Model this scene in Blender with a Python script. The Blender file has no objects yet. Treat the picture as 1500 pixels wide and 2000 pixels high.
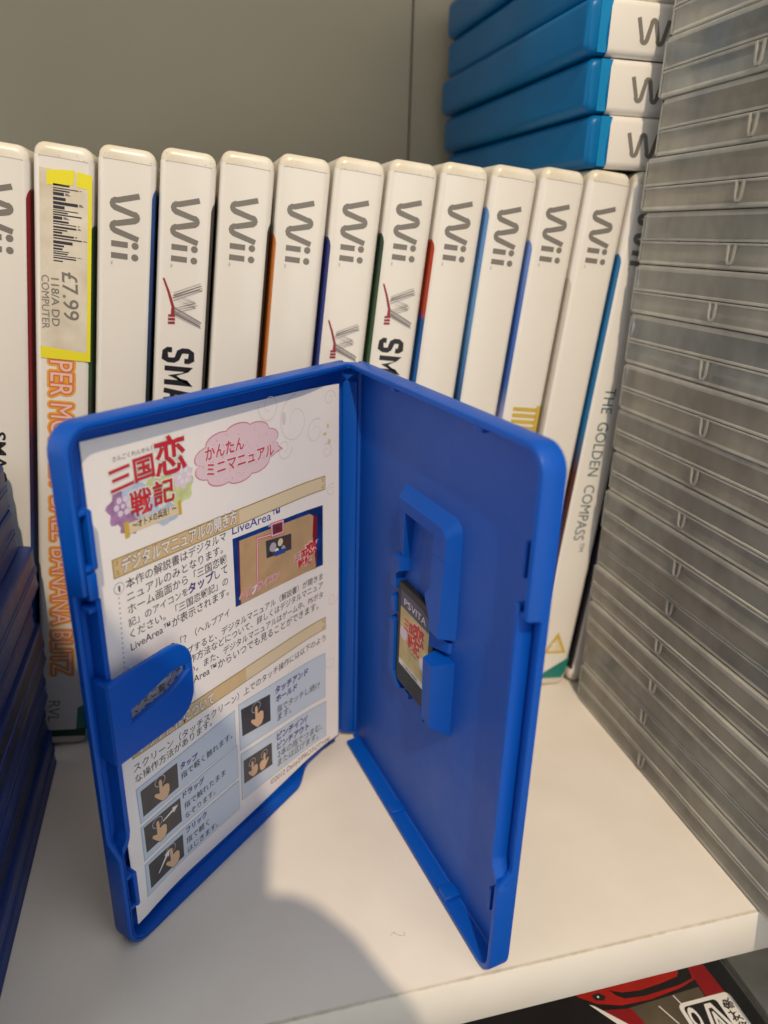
import bpy, math, random
from mathutils import Vector, Matrix, Euler
random.seed(7)
S = bpy.context.scene
COL = S.collection
MM = 0.001

# ------------------------------------------------------------------ camera, world, lamps
cam = bpy.data.cameras.new("camera")
camo = bpy.data.objects.new("camera", cam)
COL.objects.link(camo)
S.camera = camo
camo.location = (62.43 * MM, -313.68 * MM, 172.08 * MM)
camo.rotation_euler = (1.2078, -0.0259, -0.2514)
cam.sensor_fit = 'VERTICAL'
cam.sensor_height = 36.0
cam.sensor_width = 27.0
cam.lens = 36.0 * 1416.97 / 2000.0
cam.clip_start = 0.005
cam.clip_end = 50
cam.dof.use_dof = True
cam.dof.focus_distance = 0.195
cam.dof.aperture_fstop = 11.0

W = bpy.data.worlds.new("World")
S.world = W
W.use_nodes = True
wn = W.node_tree
bg = wn.nodes["Background"]
bg.inputs[0].default_value = (0.93, 0.93, 0.90, 1)
bg.inputs[1].default_value = 1.2

ld = bpy.data.lights.new("ceiling_lamp", 'POINT')
ld.energy = 58
ld.color = (1.0, 0.80, 0.56)
ld.shadow_soft_size = 0.011
lo = bpy.data.objects.new("ceiling_lamp", ld)
COL.objects.link(lo)
lo.location = (0.045, -1.07, 1.16)

S.view_settings.view_transform = 'Standard'
S.view_settings.look = 'None'
S.view_settings.exposure = 0
S.view_settings.gamma = 1
S.render.engine = 'CYCLES'
S.cycles.max_bounces = 10
S.cycles.diffuse_bounces = 4
S.cycles.glossy_bounces = 4
S.cycles.transmission_bounces = 4
S.cycles.transparent_max_bounces = 40
S.cycles.use_denoising = True
S.cycles.sample_clamp_indirect = 4

# ------------------------------------------------------------------ materials
def mat(name, rgb, rough=0.5, spec=0.5, coat=0.0, var=0.0, vscale=60, bump=0.0, bscale=900, grime=0.0, sheen=0.0):
    m = bpy.data.materials.new(name)
    m.use_nodes = True
    nt = m.node_tree
    b = nt.nodes["Principled BSDF"]
    b.inputs["Base Color"].default_value = (*rgb, 1)
    b.inputs["Roughness"].default_value = rough
    b.inputs["Specular IOR Level"].default_value = spec
    b.inputs["Coat Weight"].default_value = coat
    b.inputs["Coat Roughness"].default_value = 0.12
    if var or grime or bump:
        tc = nt.nodes.new("ShaderNodeTexCoord")
    if var or grime:
        n = nt.nodes.new("ShaderNodeTexNoise")
        n.inputs["Scale"].default_value = vscale
        n.inputs["Detail"].default_value = 6
        nt.links.new(tc.outputs["Object"], n.inputs["Vector"])
        r = nt.nodes.new("ShaderNodeValToRGB")
        lo_, hi = 0.30, 0.72
        r.color_ramp.elements[0].position = lo_
        r.color_ramp.elements[1].position = hi
        k = 1 - var
        gr = (0.86, 0.80, 0.68) if grime else (1, 1, 1)
        r.color_ramp.elements[0].color = (rgb[0] * k * gr[0], rgb[1] * k * gr[1], rgb[2] * k * gr[2], 1)
        r.color_ramp.elements[1].color = (min(1, rgb[0] * (1 + var * .4)), min(1, rgb[1] * (1 + var * .4)), min(1, rgb[2] * (1 + var * .4)), 1)
        nt.links.new(n.outputs["Fac"], r.inputs["Fac"])
        nt.links.new(r.outputs["Color"], b.inputs["Base Color"])
    if bump and coat == 0:
        n3 = nt.nodes.new("ShaderNodeTexNoise"); n3.inputs["Scale"].default_value = 38; n3.inputs["Detail"].default_value = 8; n3.inputs["Roughness"].default_value = .7
        nt.links.new(tc.outputs["Object"], n3.inputs["Vector"])
        q3 = nt.nodes.new("ShaderNodeMapRange"); q3.inputs[1].default_value = .3; q3.inputs[2].default_value = .7
        q3.inputs[3].default_value = rough*.82; q3.inputs[4].default_value = min(1, rough*1.18)
        nt.links.new(n3.outputs["Fac"], q3.inputs[0]); nt.links.new(q3.outputs[0], b.inputs["Roughness"])
    if bump:
        n2 = nt.nodes.new("ShaderNodeTexNoise")
        n2.inputs["Scale"].default_value = bscale
        n2.inputs["Detail"].default_value = 3
        nt.links.new(tc.outputs["Object"], n2.inputs["Vector"])
        bp = nt.nodes.new("ShaderNodeBump")
        bp.inputs["Strength"].default_value = bump
        bp.inputs["Distance"].default_value = 0.0003
        nt.links.new(n2.outputs["Fac"], bp.inputs["Height"])
        nt.links.new(bp.outputs["Normal"], b.inputs["Normal"])
    return m

def clear_mat(name, rgb, opaque, rough=0.25, gloss=0.12, murk=0.0):
    """tinted thin plastic: part see-through, part cloudy, with a glossy skin"""
    m = bpy.data.materials.new(name)
    m.use_nodes = True
    nt = m.node_tree
    nt.nodes.clear()
    out = nt.nodes.new("ShaderNodeOutputMaterial")
    tr = nt.nodes.new("ShaderNodeBsdfTransparent")
    tr.inputs[0].default_value = (0.96, 0.955, 0.93, 1)
    df = nt.nodes.new("ShaderNodeBsdfDiffuse")
    df.inputs[0].default_value = (*rgb, 1)
    tl = nt.nodes.new("ShaderNodeBsdfTranslucent")
    tl.inputs[0].default_value = (*rgb, 1)
    m0 = nt.nodes.new("ShaderNodeMixShader")
    m0.inputs[0].default_value = 0.35
    nt.links.new(df.outputs[0], m0.inputs[1]); nt.links.new(tl.outputs[0], m0.inputs[2])
    mx = nt.nodes.new("ShaderNodeMixShader")
    nt.links.new(tr.outputs[0], mx.inputs[1]); nt.links.new(m0.outputs[0], mx.inputs[2])
    tc = nt.nodes.new("ShaderNodeTexCoord")
    n = nt.nodes.new("ShaderNodeTexNoise")
    n.inputs["Scale"].default_value = 1; n.inputs["Detail"].default_value = 4
    mp = nt.nodes.new("ShaderNodeMapping"); mp.inputs["Scale"].default_value = (26, 44, 34)
    nt.links.new(tc.outputs["Object"], mp.inputs["Vector"]); nt.links.new(mp.outputs[0], n.inputs["Vector"])
    cm = nt.nodes.new("ShaderNodeValToRGB")
    cm.color_ramp.elements[0].position = .36; cm.color_ramp.elements[1].position = .62
    cm.color_ramp.elements[0].color = (rgb[0]*.76, rgb[1]*.76, rgb[2]*.78, 1); cm.color_ramp.elements[1].color = (*rgb, 1)
    nt.links.new(n.outputs["Fac"], cm.inputs[0]); nt.links.new(cm.outputs[0], df.inputs[0]); nt.links.new(cm.outputs[0], tl.inputs[0])
    mr = nt.nodes.new("ShaderNodeMapRange")
    mr.inputs[1].default_value = 0.3; mr.inputs[2].default_value = 0.7
    mr.inputs[3].default_value = max(0, opaque - murk); mr.inputs[4].default_value = min(1, opaque + murk)
    nt.links.new(n.outputs["Fac"], mr.inputs[0])
    nt.links.new(mr.outputs[0], mx.inputs[0])
    gl = nt.nodes.new("ShaderNodeBsdfGlossy")
    gl.inputs["Roughness"].default_value = rough
    fr = nt.nodes.new("ShaderNodeFresnel"); fr.inputs[0].default_value = 1.45
    m2 = nt.nodes.new("ShaderNodeMixShader")
    nt.links.new(fr.outputs[0], m2.inputs[0])
    nt.links.new(mx.outputs[0], m2.inputs[1]); nt.links.new(gl.outputs[0], m2.inputs[2])
    nt.links.new(m2.outputs[0], out.inputs[0])
    return m

def ramp_mat(name, stops, axis=2, lo_=0.0, hi=190.0, rough=0.3, noise=0.06):
    """printed picture seen as a sliver: colour bands along the case, mottled"""
    m = bpy.data.materials.new(name)
    m.use_nodes = True
    nt = m.node_tree
    b = nt.nodes["Principled BSDF"]
    b.inputs["Roughness"].default_value = rough
    tc = nt.nodes.new("ShaderNodeTexCoord")
    sp = nt.nodes.new("ShaderNodeSeparateXYZ")
    nt.links.new(tc.outputs["Object"], sp.inputs[0])
    mr = nt.nodes.new("ShaderNodeMapRange")
    mr.inputs[1].default_value = lo_ * MM; mr.inputs[2].default_value = hi * MM
    nt.links.new(sp.outputs[axis], mr.inputs[0])
    n = nt.nodes.new("ShaderNodeTexNoise"); n.inputs["Scale"].default_value = 90; n.inputs["Detail"].default_value = 4
    nt.links.new(tc.outputs["Object"], n.inputs["Vector"])
    ad = nt.nodes.new("ShaderNodeMath"); ad.operation = 'MULTIPLY_ADD'
    ad.inputs[1].default_value = noise; nt.links.new(n.outputs["Fac"], ad.inputs[0]); nt.links.new(mr.outputs[0], ad.inputs[2])
    r = nt.nodes.new("ShaderNodeValToRGB")
    cr = r.color_ramp
    while len(cr.elements) < len(stops): cr.elements.new(0.5)
    for e, (p, c) in zip(cr.elements, stops):
        e.position = p; e.color = (*c, 1)
    nt.links.new(ad.outputs[0], r.inputs[0])
    nt.links.new(r.outputs[0], b.inputs["Base Color"])
    return m

BLUE = (0.0003, 0.080, 0.47)
M = {
 'blue': mat('blue plastic', BLUE, 0.40, 0.30, bump=0.10, bscale=2600),
 'bluein': mat('blue plastic fine grain', BLUE, 0.47, 0.5, bump=0.22, bscale=2600),
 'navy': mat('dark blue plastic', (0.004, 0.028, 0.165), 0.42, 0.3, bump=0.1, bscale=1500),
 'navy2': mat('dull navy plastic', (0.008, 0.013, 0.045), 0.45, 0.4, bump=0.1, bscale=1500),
 'cyan': mat('sky blue plastic', (0.0005, 0.135, 0.36), 0.32, 0.22, var=.1, vscale=30),
 'white': mat('ivory plastic', (0.80, 0.77, 0.70), 0.30, 0.5, var=0.07, vscale=70, grime=1),
 'sleeve': mat('white printed sleeve under film', (0.80, 0.765, 0.715), 0.26, 0.5, coat=0.4, var=0.02, vscale=40, bump=.10, bscale=55),
 'dirt': mat('grime', (0.30, 0.22, 0.13), 0.8),
 'paper': mat('leaflet paper', (0.88, 0.84, 0.825), 0.42, 0.35, var=0.012, vscale=300, bump=0.05, bscale=400),
 'grey': mat('grey print', (0.20, 0.185, 0.165), 0.4),
 'greyl': mat('pale grey print and edge shade', (0.46, 0.42, 0.44), 0.4),
 'maroon': mat('maroon print', (0.30, 0.03, 0.04), 0.4),
 'black': mat('black print', (0.016, 0.015, 0.018), 0.4),
 'ink': mat('dark ink', (0.035, 0.03, 0.045), 0.5),
 'inkfade': mat('faded ink', (0.20, 0.19, 0.18), 0.5),
 'teal': mat('dark teal print', (0.03, 0.10, 0.12), 0.4),
 'green': mat('teal green print', (0.01, 0.20, 0.17), 0.4),
 'dgreen': mat('dark green print', (0.006, 0.05, 0.03), 0.4),
 'orange': mat('orange glow print', (0.80, 0.38, 0.05), 0.4),
 'orange2': mat('rust print', (0.66, 0.17, 0.07), 0.4),
 'salmon': mat('salmon print', (0.80, 0.55, 0.46), 0.4),
 'yellow': mat('yellow sticker edge', (0.80, 0.72, 0.03), 0.45),
 'gold': mat('gold print', (0.60, 0.42, 0.06), 0.4),
 'label': mat('white price label', (0.74, 0.69, 0.60), 0.6, var=0.12, vscale=90, grime=1),
 'red': mat('red print', (0.62, 0.02, 0.035), 0.4),
 'red2': mat('vermilion print', (0.72, 0.10, 0.06), 0.4),
 'dred': mat('dark red print', (0.25, 0.008, 0.012), 0.4),
 'pinkp': mat('pale pink print', (0.80, 0.60, 0.66), 0.4, var=.03, vscale=900),
 'pink': mat('pink outline print', (0.62, 0.24, 0.33), 0.4),
 'rose': mat('rose print', (0.60, 0.06, 0.12), 0.4),
 'lilac': mat('lilac print', (0.44, 0.24, 0.46), 0.4, var=.35, vscale=500),
 'lilacl': mat('pale lilac print', (0.74, 0.62, 0.76), 0.4),
 'skyp': mat('pale sky print', (0.50, 0.60, 0.78), 0.4, var=.2, vscale=400),
 'lime': mat('pale lime print', (0.64, 0.70, 0.34), 0.4, var=.2, vscale=400),
 'sand': mat('sand print', (0.68, 0.50, 0.27), 0.4, var=.06, vscale=500),
 'sandd': mat('olive edge print', (0.36, 0.27, 0.07), 0.4),
 'sandl': mat('light sand print', (0.74, 0.62, 0.42), 0.4),
 'brown': mat('brown print', (0.12, 0.045, 0.02), 0.4),
 'purple': mat('indigo print', (0.06, 0.045, 0.22), 0.4),
 'liveblue': mat('blue lettering', (0.04, 0.07, 0.34), 0.4),
 'dotblue': mat('dotted line print', (0.25, 0.33, 0.50), 0.4),
 'panel': mat('pale blue print', (0.58, 0.66, 0.77), 0.4),
 'panelb': mat('steel blue outline print', (0.32, 0.44, 0.60), 0.4),
 'thumb': mat('charcoal print', (0.065, 0.06, 0.062), 0.35, var=.25, vscale=200),
 'skin': mat('tan print', (0.72, 0.47, 0.29), 0.4),
 'whitep': mat('white print', (0.80, 0.78, 0.76), 0.4),
 'shotblue': mat('deep blue print', (0.012, 0.05, 0.26), 0.3, var=.6, vscale=120),
 'shottan': mat('tan screen print', (0.54, 0.36, 0.19), 0.3, var=.16, vscale=140),
 'swirl': mat('faint swirl print', (0.735, 0.675, 0.665), 0.42),
 'card': mat('black card plastic', (0.014, 0.013, 0.014), 0.45),
 'cardlab': mat('straw label', (0.60, 0.48, 0.22), 0.4, var=.22, vscale=260),
 'cardpur': mat('slate purple label', (0.07, 0.065, 0.15), 0.4),
 'wallm': mat('grey painted board', (0.40, 0.365, 0.275), 0.55, 0.3, var=0.05, vscale=8, bump=0.25, bscale=700),
 'dark': mat('dark gap', (0.02, 0.02, 0.018), 0.8),
 'gloss': mat('black glossy cover', (0.012, 0.011, 0.012), 0.14, 0.6, coat=.5, var=.3, vscale=50),
 'carred': mat('red cover print', (0.42, 0.018, 0.012), 0.2, coat=.5, var=.3, vscale=60),
 'ccard': mat('khaki cover print', (0.12, 0.095, 0.065), 0.25, coat=.4, var=.3, vscale=90),
 'phone': mat('black glass', (0.02, 0.02, 0.022), 0.2),
 'jumper': mat('charcoal knit', (0.03, 0.03, 0.035), 0.9),
 'cface': clear_mat('cloudy clear plastic', (0.84, 0.81, 0.70), 0.45, 0.16, murk=0.10),
 'cfaceb': clear_mat('brownish clear plastic', (0.84, 0.77, 0.64), 0.47, 0.20, murk=0.10),
 'cfacec': clear_mat('bluish clear plastic', (0.80, 0.82, 0.77), 0.40, 0.14, murk=0.12),
 'cedge': clear_mat('thick clear plastic edge', (0.93, 0.90, 0.80), 0.66, 0.10, murk=0.12),
 'cinner': clear_mat('cloudy tray', (0.74, 0.68, 0.58), 0.75, 0.4, murk=0.2),
 'cslip': mat('leaflet inside case', (0.20, 0.18, 0.17), 0.6, var=.7, vscale=40),
}

# ------------------------------------------------------------------ mesh helpers (all in millimetres)
class MB:
    def __init__(s): s.v = []; s.f = []; s.m = []; s.mats = []
    def mi(s, k):
        if k not in s.mats: s.mats.append(k)
        return s.mats.index(k)
    def add(s, vs, fs, k):
        o = len(s.v); s.v += [tuple(x) for x in vs]; i = s.mi(k)
        for f in fs: s.f.append(tuple(a + o for a in f)); s.m.append(i)
    def loops(s, rings, k, capa=True, capb=True, ks=None):
        o = len(s.v); n = len(rings[0])
        for r in rings: s.v += [tuple(p) for p in r]
        for a in range(len(rings) - 1):
            i = s.mi(ks[a] if ks else k)
            for j in range(n):
                j2 = (j + 1) % n
                s.f.append((o + a*n + j, o + a*n + j2, o + (a+1)*n + j2, o + (a+1)*n + j)); s.m.append(i)
        i = s.mi(ks[0] if ks else k)
        if capa: s.f.append(tuple(o + j for j in reversed(range(n)))); s.m.append(i)
        i = s.mi(ks[-1] if ks else k)
        if capb: s.f.append(tuple(o + (len(rings)-1)*n + j for j in range(n))); s.m.append(i)
    def box(s, x0, x1, y0, y1, z0, z1, k, T=None):
        vs = [(x, y, z) for z in (z0, z1) for x, y in ((x0, y0), (x1, y0), (x1, y1), (x0, y1))]
        if T: vs = [T(*p) for p in vs]
        s.add(vs, [(3,2,1,0),(4,5,6,7),(0,1,5,4),(1,2,6,5),(2,3,7,6),(3,0,4,7)], k)
    def rbox(s, x0, x1, y0, y1, z0, z1, k, r=0.8, c=0.4, T=None, n=4):
        """box with rounded corners in xy and chamfered ends in z"""
        def ring(ins, z):
            o = rrect(x0+ins, x1-ins, y0+ins, y1-ins, max(r-ins, .05), n)
            return [(p[0], p[1], z) for p in o]
        R_ = [ring(c, z0), ring(c*.3, z0+c*.3), ring(0, z0+c), ring(0, z1-c), ring(c*.3, z1-c*.3), ring(c, z1)]
        if T: R_ = [[T(*p) for p in q] for q in R_]
        s.loops(R_, k)
    def build(s, name, parent=None, root=None, smooth=True, ang=35, bevel=0):
        me = bpy.data.meshes.new(name)
        off = root if root is not None else (0, 0, 0)
        me.from_pydata([((p[0]-off[0])*MM, (p[1]-off[1])*MM, (p[2]-off[2])*MM) for p in s.v], [], s.f)
        for k in s.mats: me.materials.append(M[k] if isinstance(k, str) else k)
        me.polygons.foreach_set("material_index", s.m)
        me.update()
        if smooth:
            me.shade_smooth()
            try: me.set_sharp_from_angle(angle=math.radians(ang))
            except Exception: pass
        o = bpy.data.objects.new(name, me)
        COL.objects.link(o)
        if parent: o.parent = parent
        if bevel:
            b = o.modifiers.new("b", 'BEVEL'); b.width = bevel*MM; b.segments = 2; b.limit_method = 'ANGLE'; b.angle_limit = math.radians(40)
        return o

def rrect(x0, x1, y0, y1, r, n=5, rs=None):
    """counter-clockwise rounded rectangle; rs = radii at (x1y0, x1y1, x0y1, x0y0)"""
    rs = rs or (r, r, r, r)
    out = []
    for (cx, cy, a0), rr in zip(((x1, y0, -90), (x1, y1, 0), (x0, y1, 90), (x0, y0, 180)), rs):
        sx = -1 if cx == x1 else 1; sy = -1 if cy == y1 else 1
        for i in range(n + 1):
            a = math.radians(a0 + 90 * i / n)
            out.append((cx + sx*rr + rr*math.cos(a), cy + sy*rr + rr*math.sin(a)))
    return out

def thing(name, label, cat, loc=(0, 0, 0), group=None, kind=None):
    o = bpy.data.objects.new(name, None)
    COL.objects.link(o)
    o.location = Vector(loc) * MM
    o.empty_display_size = 0.01
    o['label'] = label; o['category'] = cat
    if group: o['group'] = group
    if kind: o['kind'] = kind
    return o

_tc = {}
def text2d(s, bold=0.0, shear=0.0):
    key = (s, bold, shear)
    if key in _tc: return _tc[key]
    c = bpy.data.curves.new("t", 'FONT'); c.body = s; c.size = 1; c.offset = bold; c.shear = shear; c.resolution_u = 3
    o = bpy.data.objects.new("t", c); COL.objects.link(o)
    bpy.context.view_layer.update()
    dg = bpy.context.evaluated_depsgraph_get()
    me = bpy.data.meshes.new_from_object(o.evaluated_get(dg))
    vs = [(v.co.x, v.co.y) for v in me.vertices]; fs = [tuple(p.vertices) for p in me.polygons]
    bpy.data.objects.remove(o); bpy.data.curves.remove(c); bpy.data.meshes.remove(me)
    x0 = min(v[0] for v in vs) if vs else 0; x1 = max(v[0] for v in vs) if vs else 1
    _tc[key] = (vs, fs, x0, x1)
    return _tc[key]

_isl = {}
def islands(key, n, fs):
    if key in _isl: return _isl[key]
    par = list(range(n))
    def find(a):
        while par[a] != a: par[a] = par[par[a]]; a = par[a]
        return a
    for f in fs:
        r0 = find(f[0])
        for q in f[1:]: par[find(q)] = r0
    ids = {}; out = []
    for i in range(n): out.append(ids.setdefault(find(i), len(ids)) % 4)
    _isl[key] = out
    return out

def put_text(mb, s, p0, p1, k, S3, eps, h=None, bold=0.0, shear=0.0, ysc=1.0):
    """text from p0 to p1 on a 2D sheet; S3(u, v, eps) gives the 3D point"""
    vs, fs, _, _ = text2d(s, bold, shear)
    _, _, x0, x1 = text2d(s, 0.0, shear)
    dx, dy = p1[0]-p0[0], p1[1]-p0[1]
    Ln = math.hypot(dx, dy); sc = Ln / (x1 - x0); ux, uy = dx/Ln, dy/Ln
    ys = (h if h else sc * ysc)
    out = []
    isl = islands((s, bold, shear), len(vs), fs) if bold > .03 else None
    for q, (x, y) in enumerate(vs):
        a = (x - x0) * sc; b = y * ys
        out.append(S3(p0[0] + a*ux - b*uy, p0[1] + a*uy + b*ux, eps + (.003*isl[q] if isl else 0)))
    mb.add(out, fs, k)

def put_poly(mb, pts, k, S3, eps):
    mb.add([S3(p[0], p[1], eps) for p in pts], [tuple(range(len(pts)))], k)

def put_line(mb, pts, w, k, S3, eps, w1=None):
    if w1 is None and S3 is globals().get('P3'):
        o = [pts[0]]
        for a, b in zip(pts, pts[1:]):
            k_ = max(1, int(math.hypot(b[0]-a[0], b[1]-a[1])/2.0))
            o += [(a[0]+(b[0]-a[0])*t/k_, a[1]+(b[1]-a[1])*t/k_) for t in range(1, k_+1)]
        pts = o
    n = len(pts); L_ = []; R_ = []
    for i, p in enumerate(pts):
        a = pts[max(0, i-1)]; b = pts[min(n-1, i+1)]
        d = (b[0]-a[0], b[1]-a[1]); q = math.hypot(*d) or 1
        ww = w if w1 is None else w + (w1-w)*i/(n-1)
        # mitre
        m_ = 1.0
        if 0 < i < n-1:
            d1 = (p[0]-a[0], p[1]-a[1]); q1 = math.hypot(*d1) or 1
            cs = (d1[0]*d[0]+d1[1]*d[1])/(q1*q); m_ = min(1.6, 1/max(cs, .3))
        nx, ny = -d[1]/q*ww/2*m_, d[0]/q*ww/2*m_
        L_.append(S3(p[0]+nx, p[1]+ny, eps)); R_.append(S3(p[0]-nx, p[1]-ny, eps))
    mb.add(L_ + R_, [(i, i+1, n+i+1, n+i) for i in range(n-1)], k)

def put_disc(mb, c, r, k, S3, eps, n=16, ry=None):
    put_poly(mb, [(c[0]+r*math.cos(t*2*math.pi/n), c[1]+(ry or r)*math.sin(t*2*math.pi/n)) for t in range(n)], k, S3, eps)

def put_quad(mb, q, k, S3, eps, n=8):
    """quad (tl, tr, br, bl) subdivided along its length so that it follows a curved sheet"""
    vs = []
    n = max(1, int(math.ceil(math.hypot(q[1][0]-q[0][0], q[1][1]-q[0][1])/1.4)))
    m2 = max(1, int(math.ceil(math.hypot(q[3][0]-q[0][0], q[3][1]-q[0][1])/2.4)))
    for i in range(n+1):
        t = i/n
        for j in range(m2+1):
            w = j/m2
            a = (q[0][0]*(1-t)+q[1][0]*t, q[0][1]*(1-t)+q[1][1]*t); b = (q[3][0]*(1-t)+q[2][0]*t, q[3][1]*(1-t)+q[2][1]*t)
            vs.append(S3(a[0]*(1-w)+b[0]*w, a[1]*(1-w)+b[1]*w, eps))
    m_ = m2+1
    mb.add(vs, [(i*m_+j, (i+1)*m_+j, (i+1)*m_+j+1, i*m_+j+1) for i in range(n) for j in range(m2)], k)

def put_blob(mb, c, pts, k, S3, eps, rings=7):
    """star-shaped outline filled in rings so that it follows the sheet"""
    n = len(pts); vs = [S3(c[0], c[1], eps)]
    for r_ in range(1, rings+1):
        f = r_/rings
        vs += [S3(c[0]+(p[0]-c[0])*f, c[1]+(p[1]-c[1])*f, eps) for p in pts]
    fs = [(0, 1+j, 1+(j+1) % n) for j in range(n)]
    for r_ in range(rings-1):
        for j in range(n):
            a = 1+r_*n; b = 1+(r_+1)*n; j2 = (j+1) % n
            fs.append((a+j, b+j, b+j2, a+j2))
    mb.add(vs, fs, k)

# ================================================================== SETTING
YF = -196.85
XS = 203.9
m = mat('white shelf laminate', (0.76, 0.715, 0.66), 0.38, 0.4, bump=0.10, bscale=350)
nt = m.node_tree; b = nt.nodes["Principled BSDF"]
tc = nt.nodes.new("ShaderNodeTexCoord"); sp = nt.nodes.new("ShaderNodeSeparateXYZ"); nt.links.new(tc.outputs["Object"], sp.inputs[0])
def math_(op, a, b_=None, c=None):
    n = nt.nodes.new("ShaderNodeMath"); n.operation = op
    for i, v in enumerate((a, b_, c)):
        if v is None: continue
        if isinstance(v, (int, float)): n.inputs[i].default_value = v
        else: nt.links.new(v, n.inputs[i])
    return n.outputs[0]
nz = nt.nodes.new("ShaderNodeTexNoise"); nz.inputs["Scale"].default_value = 420; nz.inputs["Detail"].default_value = 5
nt.links.new(tc.outputs["Object"], nz.inputs["Vector"])
nz2 = nt.nodes.new("ShaderNodeTexNoise"); nz2.inputs["Scale"].default_value = 45; nz2.inputs["Detail"].default_value = 3
nt.links.new(tc.outputs["Object"], nz2.inputs["Vector"])
# worn glue line where the edging meets the top: within half a millimetre of the front edge
dist = math_('ABSOLUTE', math_('ADD', sp.outputs[1], -YF*MM - 0.00035))
dz = math_('ABSOLUTE', math_('ADD', sp.outputs[2], 0.0))
band = math_('SUBTRACT', 1.0, math_('MULTIPLY', math_('ADD', dist, dz), 1150))
wob = math_('MULTIPLY_ADD', nz.outputs[0], 1.4, -0.55)
line = math_('MULTIPLY', math_('MINIMUM', math_('MAXIMUM', math_('MULTIPLY', band, math_('ADD', wob, math_('MULTIPLY', nz2.outputs[0], 0.9))), 0), 1), 0.8)
# scattered specks
vo = nt.nodes.new("ShaderNodeTexVoronoi"); vo.inputs["Scale"].default_value = 62; nt.links.new(tc.outputs["Object"], vo.inputs["Vector"])
spk = math_('MULTIPLY', math_('LESS_THAN', vo.outputs["Distance"], 0.042), math_('GREATER_THAN', nz2.outputs[0], 0.50))
ramp = nt.nodes.new("ShaderNodeValToRGB")
ramp.color_ramp.elements[0].position = .3; ramp.color_ramp.elements[1].position = .7
ramp.color_ramp.elements[0].color = (0.725, 0.675, 0.61, 1); ramp.color_ramp.elements[1].color = (0.775, 0.73, 0.675, 1)
nt.links.new(nz2.outputs[0], ramp.inputs[0])
mx = nt.nodes.new("ShaderNodeMix"); mx.data_type = 'RGBA'
nt.links.new(line, mx.inputs[0]); nt.links.new(ramp.outputs[0], mx.inputs[6]); mx.inputs[7].default_value = (0.30, 0.25, 0.13, 1)
mx2 = nt.nodes.new("ShaderNodeMix"); mx2.data_type = 'RGBA'
nt.links.new(math_('MULTIPLY', spk, 0.6), mx2.inputs[0]); nt.links.new(mx.outputs[2], mx2.inputs[6]); mx2.inputs[7].default_value = (0.22, 0.16, 0.10, 1)
nt.links.new(mx2.outputs[2], b.inputs["Base Color"])
M['shelf'] = m

mb = MB()
prof = [(YF+0.5, 0), (YF+0.15, -0.15), (YF, -0.5), (YF, -15.5), (YF+.15, -15.85), (YF+0.5, -16), (62, -16), (62, 0)]
mb.loops([[(x, p[0], p[1]) for p in prof] for x in (-330, 460)], 'shelf')
o = mb.build('shelf', ang=50); o['kind'] = 'structure'; o['label'] = 'white laminated shelf board under all the cases'

mb = MB()
mb.box(-330, 169.6, 62, 74, -16, 420, 'wallm')
mb.box(170.6, 460, 62.4, 74, -16, 420, 'wallm')
mb.box(169.0, 171.2, 66, 75, -16, 419, 'dark')
o = mb.build('back_wall', smooth=False); o['kind'] = 'structure'; o['label'] = 'grey back board with one upright joint'

mb = MB(); mb.box(-330, 460, -190, 62, 372, 388, 'shelf')
o = mb.build('upper_shelf', smooth=False); o['kind'] = 'structure'; o['label'] = 'shelf board above the frame'
mb = MB(); mb.box(-330, 460, -190, 62, -230, -216, 'shelf')
o = mb.build('lower_shelf', smooth=False); o['kind'] = 'structure'; o['label'] = 'shelf board below'

# ================================================================== WHITE UPRIGHT CASES
CW = 15.1   # thickness of a case
def case_body(mb, k, h=193.6, d=135.0, w=CW):
    def ring(ins, y, rr=3.0):
        return [(x, y, z) for x, z in rrect(-w+ins, -ins, ins, h-ins, max(rr-ins*.6, .5), 5)]
    R_ = [ring(2.0, 0.0), ring(1.1, 0.25), ring(.45, .8), ring(.1, 1.5), ring(0, 2.3), ring(0, d-1.5), ring(.5, d-.5), ring(1.4, d)]
    mb.loops(R_, k)

def sleeve_sheet(mb, k, z0, z1, w=CW, e=0.14, d=131.0):
    path = [(-w-e, d), (-w-e, 2.4), (-w+.05-e, 1.5), (-w+.40-e, .75), (-w+1.1-e*.5, .2-e), (-w+2.0, -e), (-2.0, -e), (-1.1+e*.5, .2-e), (-.40+e, .75), (-.05+e, 1.5), (e, 2.4), (e, d)]
    n = len(path)
    zs = [z0, z0+.05, (z0+z1)/2, z1-.05, z1]
    vs = [(x, y, z) for z in zs for x, y in path]
    mb.add(vs, [(i+r*n, i+1+r*n, i+1+(r+1)*n, i+(r+1)*n) for r in range(len(zs)-1) for i in range(n-1)], k)

def SPN(w=CW):
    """spine sheet: u runs down the spine from the top edge, v = up of the lettering (towards +x)"""
    return lambda u, v, e: (-w/2 + v, -0.14 - e, 190.0 - u)

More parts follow.
